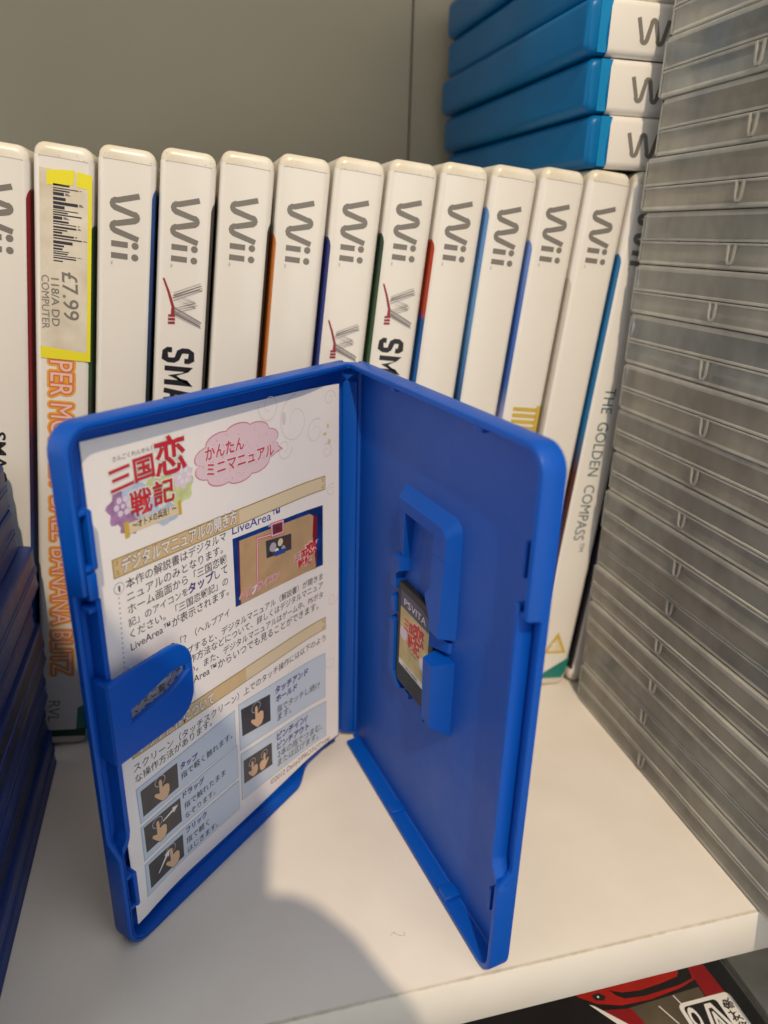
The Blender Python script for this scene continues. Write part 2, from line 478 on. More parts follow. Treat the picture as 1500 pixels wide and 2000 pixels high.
def logo_text(mb, k, u0, v0, S3, sc=1.0, ii=True):
    """grey rounded W and two i's, reading down the spine"""
    def q(u, v): return (u0 + u*sc, v0 + v*sc)
    # rounded W as a smooth ribbon
    def W_(t0):
        pts = []
        base = [(0, 8.0), (2.3, 1.4)]
        pts.append((0.0, 8.1)); pts.append((1.9, 2.0))
        for a in (200, 235, 270, 305, 340): pts.append((2.95+1.1*math.cos(math.radians(a)), 1.6+1.1*math.sin(math.radians(a))))
        pts.append((5.3, 6.4))
        for a in (155, 120, 90, 60, 25): pts.append((6.2+.95*math.cos(math.radians(a)), 6.6+1.0*math.sin(math.radians(a))))
        pts.append((8.4, 2.0))
        for a in (200, 235, 270, 305, 340): pts.append((9.45+1.1*math.cos(math.radians(a)), 1.6+1.1*math.sin(math.radians(a))))
        pts.append((12.4, 8.1))
        return pts
    put_line(mb, [q(*p) for p in W_(0)], 1.62*sc, k, S3, .05)
    if ii:
        for a in (14.3, 17.7):
            put_line(mb, [q(a, .3), q(a, 5.1)], 1.7*sc, k, S3, .05)
            put_disc(mb, q(a, 7.2), 1.05*sc, k, S3, .05)
        put_text(mb, "TM", q(19.3, .2), q(20.4, .2), k, S3, .05)

GL = {'S': [[(1, .74), (1, .9), (.84, 1), (.16, 1), (0, .88), (0, .66), (.16, .55), (.84, .45), (1, .34), (1, .12), (.84, 0), (.16, 0), (0, .1), (0, .26)]],
      'M': [[(0, 0), (0, 1), (.5, .3), (1, 1), (1, 0)]], 'A': [[(0, 0), (.34, 1), (.66, 1), (1, 0)], [(.16, .34), (.84, .34)]], 'C': [[(1, .7), (1, .9), (.84, 1), (.16, 1), (0, .88), (0, .12), (.16, 0), (.84, 0), (1, .1), (1, .3)]],
      'K': [[(0, 0), (0, 1)], [(1, 1), (.1, .5), (1, 0)]], 'D': [[(0, 0), (0, 1), (.7, 1), (1, .8), (1, .2), (.7, 0), (0, 0)]], 'O': [[(0, .1), (0, .9), (.2, 1), (.8, 1), (1, .9), (1, .1), (.8, 0), (.2, 0), (0, .1)]],
      'W': [[(0, 1), (.25, 0), (.5, .7), (.75, 0), (1, 1)]], 'N': [[(0, 0), (0, 1), (1, 0), (1, 1)]]}
def block_text(mb, word, u, v0, w, h, st, gap, k, S3):
    for ch in word:
        ww = w*(1.25 if ch in 'MW' else 1)
        for n_, path in enumerate(GL[ch]):
            put_line(mb, [(u+st/2+p[0]*(ww-st), v0+st/2+p[1]*(h-st)) for p in path], st, k, S3, .05+.012*n_)
        u += ww + gap

def wrestling_mark(mb, u0, S3, sc=1.0):
    rnd = random.Random(3)
    base = [(-.4, 4.6), (2.9, -2.6), (4.6, 3.4), (6.6, -2.9), (10.0, 4.9)]
    for i in range(7):
        off = (i-3)*.36
        pts = [(u0 + (p[0]+off*.9+rnd.uniform(-.2, .2))*sc, (p[1]+rnd.uniform(-.3, .3)+(.3 if i % 2 else 0))*sc) for p in base]
        put_line(mb, pts, .30*sc, 'grey' if i % 3 else 'greyl', S3, .05+.01*i)
    put_line(mb, [(u0-1.8*sc, -5.4*sc), (u0+1.5*sc, -4.0*sc), (u0+5.6*sc, -2.6*sc), (u0+8.4*sc, -2.6*sc)], .5*sc, 'maroon', S3, .11, 1.0*sc)
    for a in (0, 1.0, 2.0): put_line(mb, [(u0+(8.0+a)*sc, -1.9*sc), (u0+(8.2+a)*sc, -3.8*sc)], .7*sc, 'maroon', S3, .12)

Bk = (0.012, 0.012, 0.014)
ART = {
 -1: ('R', [(0, (.02, .05, .10)), (.35, (.03, .12, .35)), (.5, (.02, .02, .12)), (.62, (.05, .01, .05)), (.68, (.22, .01, .015)), (1, (.22, .01, .015))], 183),
 0: ('R', [(0, (.01, .05, .03)), (.45, (.02, .06, .12)), (.62, (.06, .02, .03)), (.72, (.03, .10, .03)), (.9, (.02, .08, .03)), (1, (.02, .05, .02))], 174),
 1: ('R', [(0, Bk), (.3, (.01, .04, .04)), (.7, (.005, .02, .025)), (.84, (.02, .06, .2)), (1, (.02, .08, .3))], 184),
 2: ('R', [(0, Bk), (.4, (.03, .02, .018)), (.7, (.03, .025, .02)), (1, (.07, .065, .06))], 181),
 3: ('R', [(0, Bk), (1, (.05, .04, .035))], 176),
 4: ('L', [(0, (.05, .02, .01)), (.35, (.12, .05, .02)), (.5, (.45, .13, .02)), (1, (.55, .17, .03))], 171.5),
 5: ('L', [(0, (.01, .03, .08)), (.6, (.015, .04, .22)), (1, (.03, .03, .20))], 171),
 6: ('L', [(0, (.04, .05, .02)), (.5, (.3, .35, .12)), (.62, (.45, .5, .2)), (.70, (.04, .10, .04)), (1, (.03, .05, .035))], 172.5),
 7: ('L', [(0, (.05, .02, .01)), (.55, (.3, .12, .03)), (.60, (.04, .2, .35)), (.72, (.01, .10, .35)), (.805, (.01, .09, .32)), (.815, (.40, .05, .02)), (1, (.42, .04, .015))], 171),
 8: ('L', [(0, Bk), (.55, (.05, .02, .02)), (.64, (.01, .08, .25)), (.8, (.10, .26, .52)), (1, (.12, .28, .6))], 181),
 9: ('L', [(0, (.02, .02, .05)), (.5, (.02, .02, .06)), (.62, (.30, .32, .55)), (.68, (.05, .13, .42)), (.8, (.05, .14, .5)), (1, (.22, .33, .68))], 171.5),
 10: ('L', [(0, (.3, .24, .18)), (1, (.32, .26, .2))], 160),
 11: ('L', [(0, (.06, .03, .02)), (.5, (.10, .03, .02)), (.60, (.02, .16, .36)), (1, (.02, .16, .40))], 168),
 12: ('L', [(0, Bk), (1, (.05, .05, .09))], 168),
}
FIT_P, FIT_Y0, FIT_YAW = 16.873, -81.997, -0.0162
def white_case(i):
    th = 0.1069 - 0.0027*(i-5)
    xr = (i+1)*FIT_P
    root = thing('game_case', CASELAB[i], 'game case', (xr, FIT_Y0 + xr*FIT_YAW, 0), 'white game cases leaning in a row along the back')
    root.rotation_euler = (0, th, 0)
    mb = MB(); case_body(mb, 'white'); mb.build('shell', root)
    mb = MB(); sleeve_sheet(mb, 'sleeve', 3.5, 190.0); mb.build('sleeve', root, ang=60)
    # film edge shadow painted as a grey line, and grime at the top and bottom
    S3 = SPN()
    mb = MB()
    r = random.Random(i+20)
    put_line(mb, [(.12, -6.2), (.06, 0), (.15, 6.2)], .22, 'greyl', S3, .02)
    for j in range(7):
        u = r.uniform(-.5, .2) if r.random() < .75 else r.uniform(-2.0, -.6); v = r.uniform(-6.3, 6.3)
        put_disc(mb, (u, v), r.uniform(.05, .13), 'dirt', S3, .03 if u > 0 else -.1, 7)
    mb.build('edge_shade_and_grime', root, smooth=False)
    side, stops, ztop = ART[i]
    am = ramp_mat('cover picture', stops)
    mb = MB()
    x = .22 if side == 'R' else -CW-.22
    outl = rrect(1.9, 126, 6, ztop, 2.2, 4, (1, 1, 2.2, 1))
    mb.add([(x, y, z) for y, z in outl], [tuple(range(len(outl)))], am)
    # the print wraps on to the rounded corner of the spine
    w = CW; e = .20
    pr = [(-w-e, 2.4), (-w+.05-e, 1.5), (-w+.25-e, 1.05-e*.5), (-w+.50-e*.6, .66-e), (-w+.78, .40-e)]
    if side == 'R': pr = [(-w - q[0], q[1]) for q in pr]
    zz = [6, ztop-2.6, ztop-1.3, ztop-.5, ztop]
    cut = [5, 5, 4.2, 3.2, 2.0]
    vs = []
    for z_, c_ in zip(zz, cut):
        for q in range(5):
            t = min(q, c_-1); a_ = pr[int(t)]; b_ = pr[min(4, int(t)+1)]; f_ = t-int(t)
            vs.append((a_[0]+(b_[0]-a_[0])*f_, a_[1]+(b_[1]-a_[1])*f_, z_))
    mb.add(vs, [(r_*5+q, r_*5+q+1, r_*5+q+6, r_*5+q+5) for r_ in range(4) for q in range(4)], am)
    mb.build('cover_picture', root, smooth=False)
    return root, S3

CASELAB = {
 -1: 'white game case at the left frame edge, standing behind the dark blue case stack',
 0: 'white game case with a yellow edged price sticker and orange lettering on its spine',
 1: 'plain white game case just right of the price stickered one',
 2: 'white game case with a wrestling mark and large black lettering, left of the plain pair',
 3: 'plain white game case between a dark gap and the orange sliver on its right',
 4: 'plain white game case with an orange cover edge showing down its left side',
 5: 'white game case with only a small low wrestling mark just above the blue hinge',
 6: 'white game case with a wrestling mark and black lettering, green edge on its left',
 7: 'plain white game case with a red over blue cover edge down its left side',
 8: 'plain white game case with a sky blue edge, below the cyan stack left end',
 9: 'white game case with gold striped lettering and a periwinkle blue edge on its left',
 10: 'plain white game case left of the golden compass case, thin brown gap on its left',
 11: 'white game case with the golden compass title, half hidden by the clear case stack',
}
# indices: -1..11 are in view; 12..17 stand behind the clear stack and show dimly through it
ART[10] = ('L', [(0, (.40, .34, .28)), (.5, (.52, .46, .40)), (1, (.60, .55, .48))], 160)
logo_u = {-1: 7.2, 0: None, 1: 8.6, 2: 9.2, 3: 8.6, 4: 8.8, 5: 8.2, 6: 7.6, 7: 7.4, 8: 8.4, 9: 7.2, 10: 7.4, 11: 8.0}
# cover edge sliver order (gap between i-1 and i shows case i's left side)
ART[4] = ART[4]; 
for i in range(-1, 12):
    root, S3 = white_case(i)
    mb = MB()
    if logo_u[i] is not None:
        logo_text(mb, 'grey', logo_u[i] - .1, -4.1, S3, .93)
    mb.v and mb.build('lettering', root, smooth=False)
    mb = MB()
    if i == -1:
        put_text(mb, "SMACKDOWN", (75.5, -3.2), (116, -3.2), 'black', S3, .05, h=5.2, bold=.02)
    if i in (2, 6):
        u0 = 33.2 if i == 2 else 34.0
        wrestling_mark(mb, u0, S3, 1.05 if i == 2 else 1.0)
        uu = 51.6 if i == 2 else 49.2
        mb.build('wrestling_mark', root, smooth=False); mb = MB()
        block_text(mb, 'SMACKDOWN', uu-.6, -5.2 if i == 2 else -4.6, 4.6, 9.2 if i == 2 else 8.2, 1.55, 1.0, 'black', S3)
        mb.build('title_lettering', root, smooth=False); mb = MB()
    if i == 5:
        wrestling_mark(mb, 45.0, S3, .95)
    if i == 9:
        for j in range(4):
            put_poly(mb, [(72.5+j*2.2, -3.5), (73.9+j*2.2, -3.5), (73.9+j*2.2, 5.4), (72.5+j*2.2, 5.4)], 'gold', S3, .05)
        put_line(mb, [(71.6, 6.0), (81, 6.0)], 1.5, 'gold', S3, .05)
        put_line(mb, [(71.4, 6.9), (81, 6.9)], .4, 'black', S3, .04)
        put_text(mb, "IIII", (83, -3.5), (96, -3.5), 'gold', S3, .05, h=11)
    if i == 11:
        put_text(mb, "THE  GOLDEN  COMPASS", (66.5, -2.4), (125.0, -2.4), 'teal', S3, .05, h=6.2)
        put_text(mb, "TM", (126, .8), (129.6, .8), 'teal', S3, .05)
        mb.build('title_lettering', root, smooth=False); mb = MB()
        put_poly(mb, [(165.0, 0), (174.5, -5.2), (174.5, 5.2)], 'gold', S3, .05)
        put_poly(mb, [(167.6, 0), (173.6, -3.6), (173.6, 3.6)], 'sandl', S3, .06)
        put_text(mb, "PG", (169.8, -2.2), (173.3, -2.2), 'whitep', S3, .08, bold=.03)
        mb.build('rating_mark', root, smooth=False); mb = MB()
        put_poly(mb, [(186.2, -7.3), (186.2, 5.6), (183.5, 6.6), (176.5, 7.3)], 'green', S3, .05)
        mb.build('corner_print', root, smooth=False); mb = MB()
    if i == 0:
        # dark band and green corner at the foot of the spine
        put_poly(mb, [(180.6, -7.2), (186.3, -7.2), (186.3, 7.2), (173.0, 7.2), (174.6, 4.4), (183.4, 4.0), (183.6, -7.2)], 'dgreen', S3, .05)
        put_poly(mb, [(173.2, 7.0), (183, 7.0), (183, 4.2), (174.9, 4.5)], 'green', S3, .07)
        put_text(mb, "RVL", (171.5, -4.8), (180.0, -5.2), 'inkfade', S3, .05)
        mb.build('corner_print', root, smooth=False); mb = MB()
        for a, b_, s in ((46.5, 111.5, "SUPER MONKEY BALL"), (114.5, 161.0, "BANANA BLITZ")):
            if s[0] == 'S': a = 46.5
            for rad, n_, kk, e in ((1.0, 14, 'orange', .04), (.42, 10, 'orange2', .075), (0, 1, 'salmon', .10)):
                # swollen outline: the same lettering laid down round a small circle
                for q in range(n_):
                    du, dv = rad*math.cos(q*2*math.pi/n_), rad*math.sin(q*2*math.pi/n_)
                    put_text(mb, s, (a+du, -3.6+dv), (b_+du, -3.6+dv), kk, S3, e+.002*q, h=8.8)
    if mb.v: mb.build('title_lettering', root, smooth=False)
    if i == 0:
        # price sticker wraps over the spine and round its left corner
        st = MB()
        def K3(u, v, e):
            return (-CW/2 + v, -0.30 - e, 190.0 - u)
        put_quad(st, [(3.0, -6.0), (53.8, -6.0), (53.8, 7.2), (3.6, 7.2)], 'label', K3, 0, 3)
        put_poly(st, [(3.4, -4.2), (7.2, -4.2), (6.4, 2.6), (2.6, 2.8)][::-1], 'yellow', K3, .05)
        put_poly(st, [(2.8, 3.4), (6.7, 3.4), (7.0, 7.25), (3.3, 7.25)][::-1], 'yellow', K3, .05)
        put_poly(st, [(3.2, 6.3), (53.8, 6.3), (53.8, 7.3), (3.6, 7.3)], 'yellow', K3, .06)
        put_poly(st, [(50.6, -6.1), (54.0, -6.1), (54.0, 7.3), (51.6, 7.3)], 'yellow', K3, .07)
        # barcode, worn on its right half
        r = random.Random(5); u = 6.6
        while u < 26.6:
            w_ = r.choice((.25, .35, .5, .8)); g = r.choice((.25, .3, .45))
            top = 2.4 + r.uniform(-2.8, 2.6)
            put_poly(st, [(u, -2.6), (u+w_, -2.6), (u+w_, top), (u, top)], 'ink', K3, .05)
            if r.random() < .6: put_poly(st, [(u, top+.3), (u+w_*.8, top+.3), (u+w_*.8, top+.3+r.uniform(.3, 1.8)), (u, top+.9)], 'inkfade', K3, .05)
            u += w_ + g
        st.build('price_sticker', root, smooth=False)
        st = MB()
        put_text(st, "£7.99", (29.4, -.4), (42.5, .2), 'grey', K3, .07, h=5.8, bold=.008)
        put_text(st, "118/A DD", (31.4, -3.2), (44.6, -3.0), 'inkfade', K3, .07, h=2.9, bold=.01)
        put_text(st, "COMPUTER", (30.8, -5.7), (45.6, -5.6), 'inkfade', K3, .07, h=2.8)
        st.build('price_lettering', root, smooth=False)

for i in range(12, 18):
    ART[i] = ('L', [(0, Bk), (1, (.05, .05, .09))], 168)
    CASELAB[i] = ['upright white game case behind the clear stack, next to the golden compass case',
                  'upright white game case behind the clear stack, second past the golden compass case',
                  'upright white game case behind the clear stack, third past the golden compass case',
                  'upright white game case behind the clear stack, fourth past the golden compass case',
                  'upright white game case behind the clear stack, fifth past the golden compass case',
                  'upright white game case behind the clear stack, farthest right of the row'][i-12]
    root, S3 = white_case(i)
    mb = MB(); logo_text(mb, 'grey', 8.4, -4.1, S3, .93); mb.build('lettering', root, smooth=False)

# ================================================================== CYAN CASES LYING ON TOP
cyl = ['cyan game case lying lowest of its stack, directly on the white cases',
       'cyan game case second from the bottom of the stack on the white cases',
       'cyan game case third up on the white cases',
       'cyan game case fourth up, its blue side cut by the top of the photo',
       'topmost cyan game case, mostly above the photo']
M['wuband'] = ramp_mat('blue printed band', [(0, (.004, .19, .46)), (1, (.004, .22, .50))])
wx = [186.0, 184.0, 181.6, 184.0, 183.0]
zt = 194.2
for j in range(5):
    wdt = 15.0
    z1 = zt + wdt*(j+1) + 0.35*j
    root = thing('game_case', cyl[j], 'game case', (wx[j] + 193.6, -84.5 + (0, .3, -.4, .5, 0)[j], z1), 'cyan game cases lying stacked on the white row')
    root.rotation_euler = (0, math.radians(-90), 0)
    mb = MB(); case_body(mb, 'cyan', w=wdt); mb.build('shell', root)
    mb = MB(); sleeve_sheet(mb, 'sleeve', 3, 186.2, w=wdt); mb.build('sleeve', root, ang=60)
    S3 = (lambda u, v, e: (-wdt/2 + v, -0.14 - e, 193.6 - u))
    mb = MB()
    put_poly(mb, [(3.9, -7.0), (7.0, -7.0), (6.5, -3.5), (6.6, 0), (7.2, 4), (7.8, 7.0), (3.9, 7.0)], 'wuband', S3, .04)
    mb.build('printed_band', root, smooth=False); mb = MB()
    put_poly(mb, [(30, -7.0), (60, -7.0), (60, 7.0), (30, 7.0)], 'wuband', S3, .04)
    mb.build('printed_band', root, smooth=False)
    mb = MB(); logo_text(mb, 'grey', (14.2, 15.4, 16.8, 15.6, 16)[j], -3.9, S3, .84, ii=True); mb.build('lettering', root, smooth=False)
    am = ramp_mat('cover picture', [(0, (.02, .03, .03)), (.6, (.03, .08, .02)), (.8, (.3, .05, .04)), (1, (.02, .03, .05))], noise=.5)
    mb = MB(); mb.add([(-wdt-.22, y, z) for y, z in rrect(1.9, 126, 6, 182, 2, 4)], [tuple(range(20))], am)
    mb.build('cover_picture', root, smooth=False)

# ================================================================== STACKED CASES SEEN FROM THE SIDE (clear, navy)
def flat_case(name, label, group, x0, x1, y0, y1, z0, z1, kf, ke, posts=True, inner=True, split=.46, side=-1):
    """case lying flat: two shells meeting at a grooved seam. side -1: the long edge faces -x"""
    root = thing(name, label, 'game case', ((x0+x1)/2, (y0+y1)/2, z0), group)
    rt = ((x0+x1)/2, (y0+y1)/2, z0)
    h = z1-z0; zs = z0 + h*split
    def ring(ins, z): return [(p[0], p[1], z) for p in rrect(x0+ins, x1-ins, y0+ins, y1-ins, max(3.2-ins, .4), 4)]
    mb = MB()
    mb.loops([ring(1.0, z0), ring(.4, z0+.15), ring(.1, z0+.6), ring(.35, z0+1.3), ring(.45, zs-.9), ring(.1, zs-.75), ring(0, zs-.35), ring(.15, zs-.12)], kf,
             ks=[ke, ke, ke, kf, ke, ke, ke])
    mb.build('lower_shell', root, root=rt, ang=30)
    mb = MB()
    mb.loops([ring(.15, zs+.12), ring(0, zs+.35), ring(.05, zs+.8), ring(.35, zs+.95), ring(.25, z1-1.5), ring(.15, z1-.9), ring(.4, z1-.15), ring(1.0, z1)], kf,
             ks=[ke, ke, ke, kf, ke, ke, ke])
    mb.build('upper_shell', root, root=rt, ang=30)
    xa = x0 if side < 0 else x1
    if inner:
        mb = MB()
        mb.rbox(x0+.55, x0+1.45, y1-1.45, y1-.55, z0+.7, z1-.8, ke, r=.4, c=.2)
        mb.build('corner_rib', root, root=rt)
    if posts:
        for yy in (y1-44+(int(z0*7) % 5)-2, y0+44):
            mb = MB()
            xq = xa + side*.25
            U_ = [(yy-1.7, zs-.4), (yy-1.3, z0+2.6), (yy-.7, z0+1.5), (yy+.7, z0+1.5), (yy+1.3, z0+2.6), (yy+1.7, zs-.4), (yy+1.05, zs-.4), (yy+.8, z0+2.8), (yy+.4, z0+2.1), (yy-.4, z0+2.1), (yy-.8, z0+2.8), (yy-1.05, zs-.4)]
            mb.loops([[(xq - side*dd, y_, z_) for y_, z_ in U_] for dd in (0, .8)], ke)
            mb.build('latch', root, root=rt)
    if inner:
        mb = MB()
        mb.rbox(x0+5, x1-5, y0+6, y1-5, z0+2.2, z0+h*.40, 'cinner', r=3, c=.3)
        mb.build('disc_tray', root, root=rt)
        mb = MB(); r = random.Random(int(z0*3))
        mb.rbox(x0+9, x1-10, y0+8+r.uniform(0, 8), y1-8-r.uniform(0, 14), z1-3.4, z1-2.2, 'cslip', r=1, c=.2)
        mb.build('booklet', root, root=rt)
    return root

rows = [0, 15.4, 30.8, 44.4, 58.6, 73.6, 89.0, 103.6, 118.6, 134.2, 150.6, 165.8, 181.4, 196.8, 212.6, 228.6, 244.4, 260]
dxs = [0, .8, -.9, .3, 1.6, -.3, .2, .4, -.2, .3, .1, .5, -1.0, -.6, -1.3, -.8, -1]
dys = [0, .8, -1.0, 1.2, 2.0, -.3, -.8, .4, -.5, .6, 1.2, 1.4, 1.8, -1.2, .2, -.6, 0]
nth = ['lowest', 'second', 'third', 'fourth', 'fifth', 'sixth', 'seventh', 'eighth', 'ninth', 'tenth', 'eleventh', 'twelfth', 'thirteenth', 'fourteenth', 'fifteenth', 'sixteenth', 'seventeenth']
for j in range(len(rows)-1):
    a = rows[j] + .06; b_ = rows[j+1] - .06
    lab = f'cloudy clear game case, {nth[j]} from the shelf in the tall stack at right'
    if j == 0: lab = 'cloudy clear game case lying lowest, directly on the white shelf at right'
    flat_case('game_case', lab, 'clear game cases in the tall stack at right', XS+dxs[j], XS+dxs[j]+135, -92.6+dys[j]-190, -92.6+dys[j], a, b_, ('cface', 'cfaceb', 'cface', 'cfacec' if j > 8 else 'cfaceb', 'cfaceb')[(j*7) % 5], 'cedge')  # lower cases get no bluish tint: warm shelf bounce put into their colour

xs_n = [8.4, 7.0, 9.0, 10.0, 8.6, 11.2, 7.4, 6.8]
blab = ['dark blue game case lying lowest in the left stack, on the shelf', 'dull navy game case second up in the left stack', 'dark blue game case third up in the left stack',
        'dull navy game case fourth up in the left stack', 'dark blue game case fifth up in the left stack', 'brighter blue game case jutting out near the top of the left stack',
        'dark blue game case just above the jutting bright one in the left stack', 'topmost dark blue game case of the left stack']
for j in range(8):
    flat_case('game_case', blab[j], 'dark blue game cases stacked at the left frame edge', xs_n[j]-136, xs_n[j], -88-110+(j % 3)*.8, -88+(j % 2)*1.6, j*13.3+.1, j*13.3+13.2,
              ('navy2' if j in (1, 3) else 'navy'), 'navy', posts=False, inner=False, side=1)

# ================================================================== BOX UNDER THE SHELF
root = thing('game_box', 'glossy black boxed game with a red car picture lying under the shelf edge', 'box', (165, -150, -62), None)
rt = (165, -150, -62)
mb = MB(); mb.rbox(40, 216, -290, -60, -62, -45, 'gloss', r=2, c=.5); mb.build('box_body', root, root=rt)
F3 = lambda u, v, e: (u, v, -45 + e)
mb = MB()
put_poly(mb, [(166, -170), (216, -170), (214.5, -181.5), (203, -183), (176, -187)], 'ccard', F3, .02) if False else None
put_poly(mb, [(174.8,-179.3),(174,-172),(200.5,-172),(199.6,-179.3),(198.3,-180.5),(191.3,-181.4),(184.2,-181.8),(178.4,-181.1),(175.4,-179.9)], 'carred', F3, .10)
put_poly(mb, [(164.7,-179.6),(160,-174),(174.6,-174),(174.8,-179.5),(176.2,-181.6),(178.2,-183.0),(184.9,-183.7),(197.4,-183.1),(202.9,-182.1),(203.5,-179.9),(203.9,-180.5),(203.2,-182.6),(197.3,-184.0),(185.9,-185.1),(176.2,-184.7),(169.1,-182.6)], 'carred', F3, .06)
put_poly(mb, [(168.6,-179.8),(171.1,-179.5),(172.8,-181.1),(171.7,-182.1),(169.2,-181.5)], 'black', F3, .12)
put_disc(mb, (170.4, -180.7), .35, 'whitep', F3, .14)
put_poly(mb, [(166.5,-182.2),(167.9,-183.0),(176.8,-192.0),(173.0,-191)], 'whitep', F3, .08)
put_poly(mb, [(203.6,-172),(209.2,-172),(209.2,-179.3),(210.1,-189.2),(203.3,-188.5)], 'dred', F3, .03)
put_poly(mb, [(176,-186),(203,-185),(203,-210),(178,-210)], 'ccard', F3, .02)
put_poly(mb, [(168.6,-184.5),(178.5,-186.2),(181.0,-194),(176,-194)], 'dred', F3, .05)
put_line(mb, [(187.1,-187.5),(189.9,-193.7)], .35, 'whitep', F3, .1)
put_line(mb, [(193.4,-185.6),(194.3,-188.6)], .35, 'whitep', F3, .1)
mb.build('cover_picture', root, root=rt, smooth=False)
mb = MB()
def rr_poly(x0, x1, y0, y1, r, k, e): put_poly(mb, rrect(x0, x1, y0, y1, r, 4), k, F3, e)
rr_poly(192.8, 211.0, -214, -188.4, 1.8, 'whitep', .16)
rr_poly(194.0, 205.6, -213, -189.6, 1.2, 'black', .18)
put_text(mb, "CERO", (197.2, -212), (197.2, -190.4), 'whitep', F3, .2, h=4.2, bold=.04)
put_text(mb, "A", (198.0, -203.5), (206.2, -203.5), 'whitep', F3, .2, h=17, bold=.09)
put_text(mb, "A", (198.6, -202.8), (205.6, -202.8), 'black', F3, .22, h=15.4, bold=.03)
put_text(mb, "A", (199.2, -202.2), (205.0, -202.2), 'whitep', F3, .24, h=13.6, bold=.0)
put_text(mb, "全年齢対象", (209.6, -208), (209.6, -190.2), 'black', F3, .2, h=3.6, bold=.02)
mb.build('rating_mark', root, root=rt, smooth=False)
flat_case('game_case', 'cloudy clear game case under the shelf right of the black box', None, 219, 354, -290, -100, -62, -46.5, 'cface', 'cedge', posts=False)

# ================================================================== OPEN BLUE CASE
HL = Vector((105.02, -95.83)); VT = -0.3348; SPW = 7.98
HR = HL + SPW*Vector((math.cos(VT), math.sin(VT)))
AL, AR = -2.3657, -1.4048
DL = Vector((math.cos(AL), math.sin(AL))); NL = Vector((-DL.y, DL.x))
DR = Vector((math.cos(AR), math.sin(AR))); NR = Vector((DR.y, -DR.x))
PW, PH, PD = 100.3, 136.9, 5.9
def TL(a, z, n):
    p = HL + DL*a + NL*n; return (p.x, p.y, z)
def TR(a, z, n):
    p = HR + DR*a + NR*n; return (p.x, p.y, z)
VR = (110, -110, 0)
vita = thing('open_game_case', 'bright blue plastic game case standing open like a book on the shelf', 'game case', VR)

def shell(T, name, gap_bottom=False):
    """tray-like cover: floor plus a rim on top, bottom and free edge, low at the hinge"""
    mb = MB()
    n = 7
    def loop(ins, nn, low=None):
        o = rrect(0.2+ins*.3, PW-ins, ins, PH-ins, 5.0, n, (max(6.0-ins, .6), max(6.0-ins, .6), .4, .4))
        # extra points near the hinge so that the rim steps down there
        o = o[:n+1] + [(PW-ins, z_) for z_ in (28.5, 30, 31.2, 32.2, 33.4, 35, 60, 80, 99.6, 100.2, 100.7, 101.0, 101.3)] + o[n+1:2*(n+1)] + [(3.4, PH-ins), (2.8, PH-ins)] + o[2*(n+1):] + [(2.8, ins), (3.4, ins), (10, ins), (17, ins), (19, ins), (21, ins), (23, ins), (25, ins), (27, ins), (29, ins), (31, ins), (33, ins)]
        out = []
        for (a, z) in o:
            h = nn
            if low is not None and a < 3.0: h = min(nn, low)
            if name == 'l' and z < 6 and a < 30:
                g_ = min(1, max(0, (32-a)/14)); g_ = g_*g_*(3-2*g_); h = h + (min(h, 1.1)-h)*g_
            if a > PW-3 and nn > 1.3 and 28 < z < 102:
                # the rim drops to a low kerb along the thumb opening
                f = min(1, max(0, (z-29.5)/4.5)); f = f*f*(3-2*f)
                g = min(1, max(0, (101.05-z)/.5)); f = min(f, g)
                h = nn + (min(nn, 2.3 - (PD-nn)*.5) - nn)*f if nn > 2.0 else nn
            out.append(T(a, z, h))
        return out
    R_ = [loop(1.0, 0.0), loop(.45, .12), loop(.12, .45), loop(0, 1.0), loop(0, PD-.5, 2.0), loop(.15, PD-.15, 2.1), loop(.45, PD, 2.2)]
    if name == 'l': R_ += [loop(1.0, PD, 2.2), loop(1.05, PD-.4, 2.2), loop(1.2, PD-.4, 2.2), loop(1.25, PD, 2.2)]
    R_ += [loop(1.35, PD, 2.2), loop(1.6, PD-.15, 2.1), loop(1.75, PD-.5, 2.0), loop(1.9, 1.6, 1.6), loop(2.2, 1.25, 1.25)]
    mb.loops(R_, 'blue', ks=['blue']*(len(R_)-2) + ['bluein'])
    return mb

# --- left cover with its fittings
mb = shell(TL, 'l')
# inner ledge under the top rim
COVL = mb.build('left_cover', vita, root=VR, ang=28)
def fit(T, name, boxes, label=None, k='blue'):
    mb = MB()
    for (a0, a1, z0, z1, n0, n1, r) in boxes:
        # rounded in (a,z), chamfered along n
        mb.rbox(a0, a1, z0, z1, n0, n1, k, r=r, c=min(.35, (n1-n0)*.2), T=lambda x, y, z, T=T: T(x, y, z))
    o = mb.build(name, COVL if T is TL else COVR, root=VR, ang=28)
    if label: o['label'] = label
    return o
def rail(T, a0, ztop_, n1):
    J = [(a0, ztop_), (a0, 36.5), (a0+.35, 34.2), (a0+1.2, 32.4), (a0+2.4, 31.2), (98.7, 30.6), (98.7, 32.0), (a0+2.9, 32.6), (a0+1.9, 33.8), (a0+1.35, 35.4), (a0+1.25, 36.8), (a0+1.25, ztop_)]
    mb = MB()
    mb.loops([[T(a, z, .9) for a, z in J], [T(a, z, n1-.15) for a, z in J], [T(a+(.12 if q in (0, 1, 2) else -.12 if q > 8 else 0), z, n1) for q, (a, z) in enumerate(J)]][::1], 'blue')
    mb.rbox(a0+1.2, 98.8, ztop_-2.6, ztop_-1.3, 1.0, n1-.3, 'blue', r=.3, c=.2, T=T)
    mb.build('free_edge_rail', COVL if T is TL else COVR, root=VR, ang=28)
rail(TL, 95.8, 99.0, 5.4)
fit(TL, 'stop_block', [(96.4, 98.8, 99.6, 105.6, 1.0, 5.9, .4)])
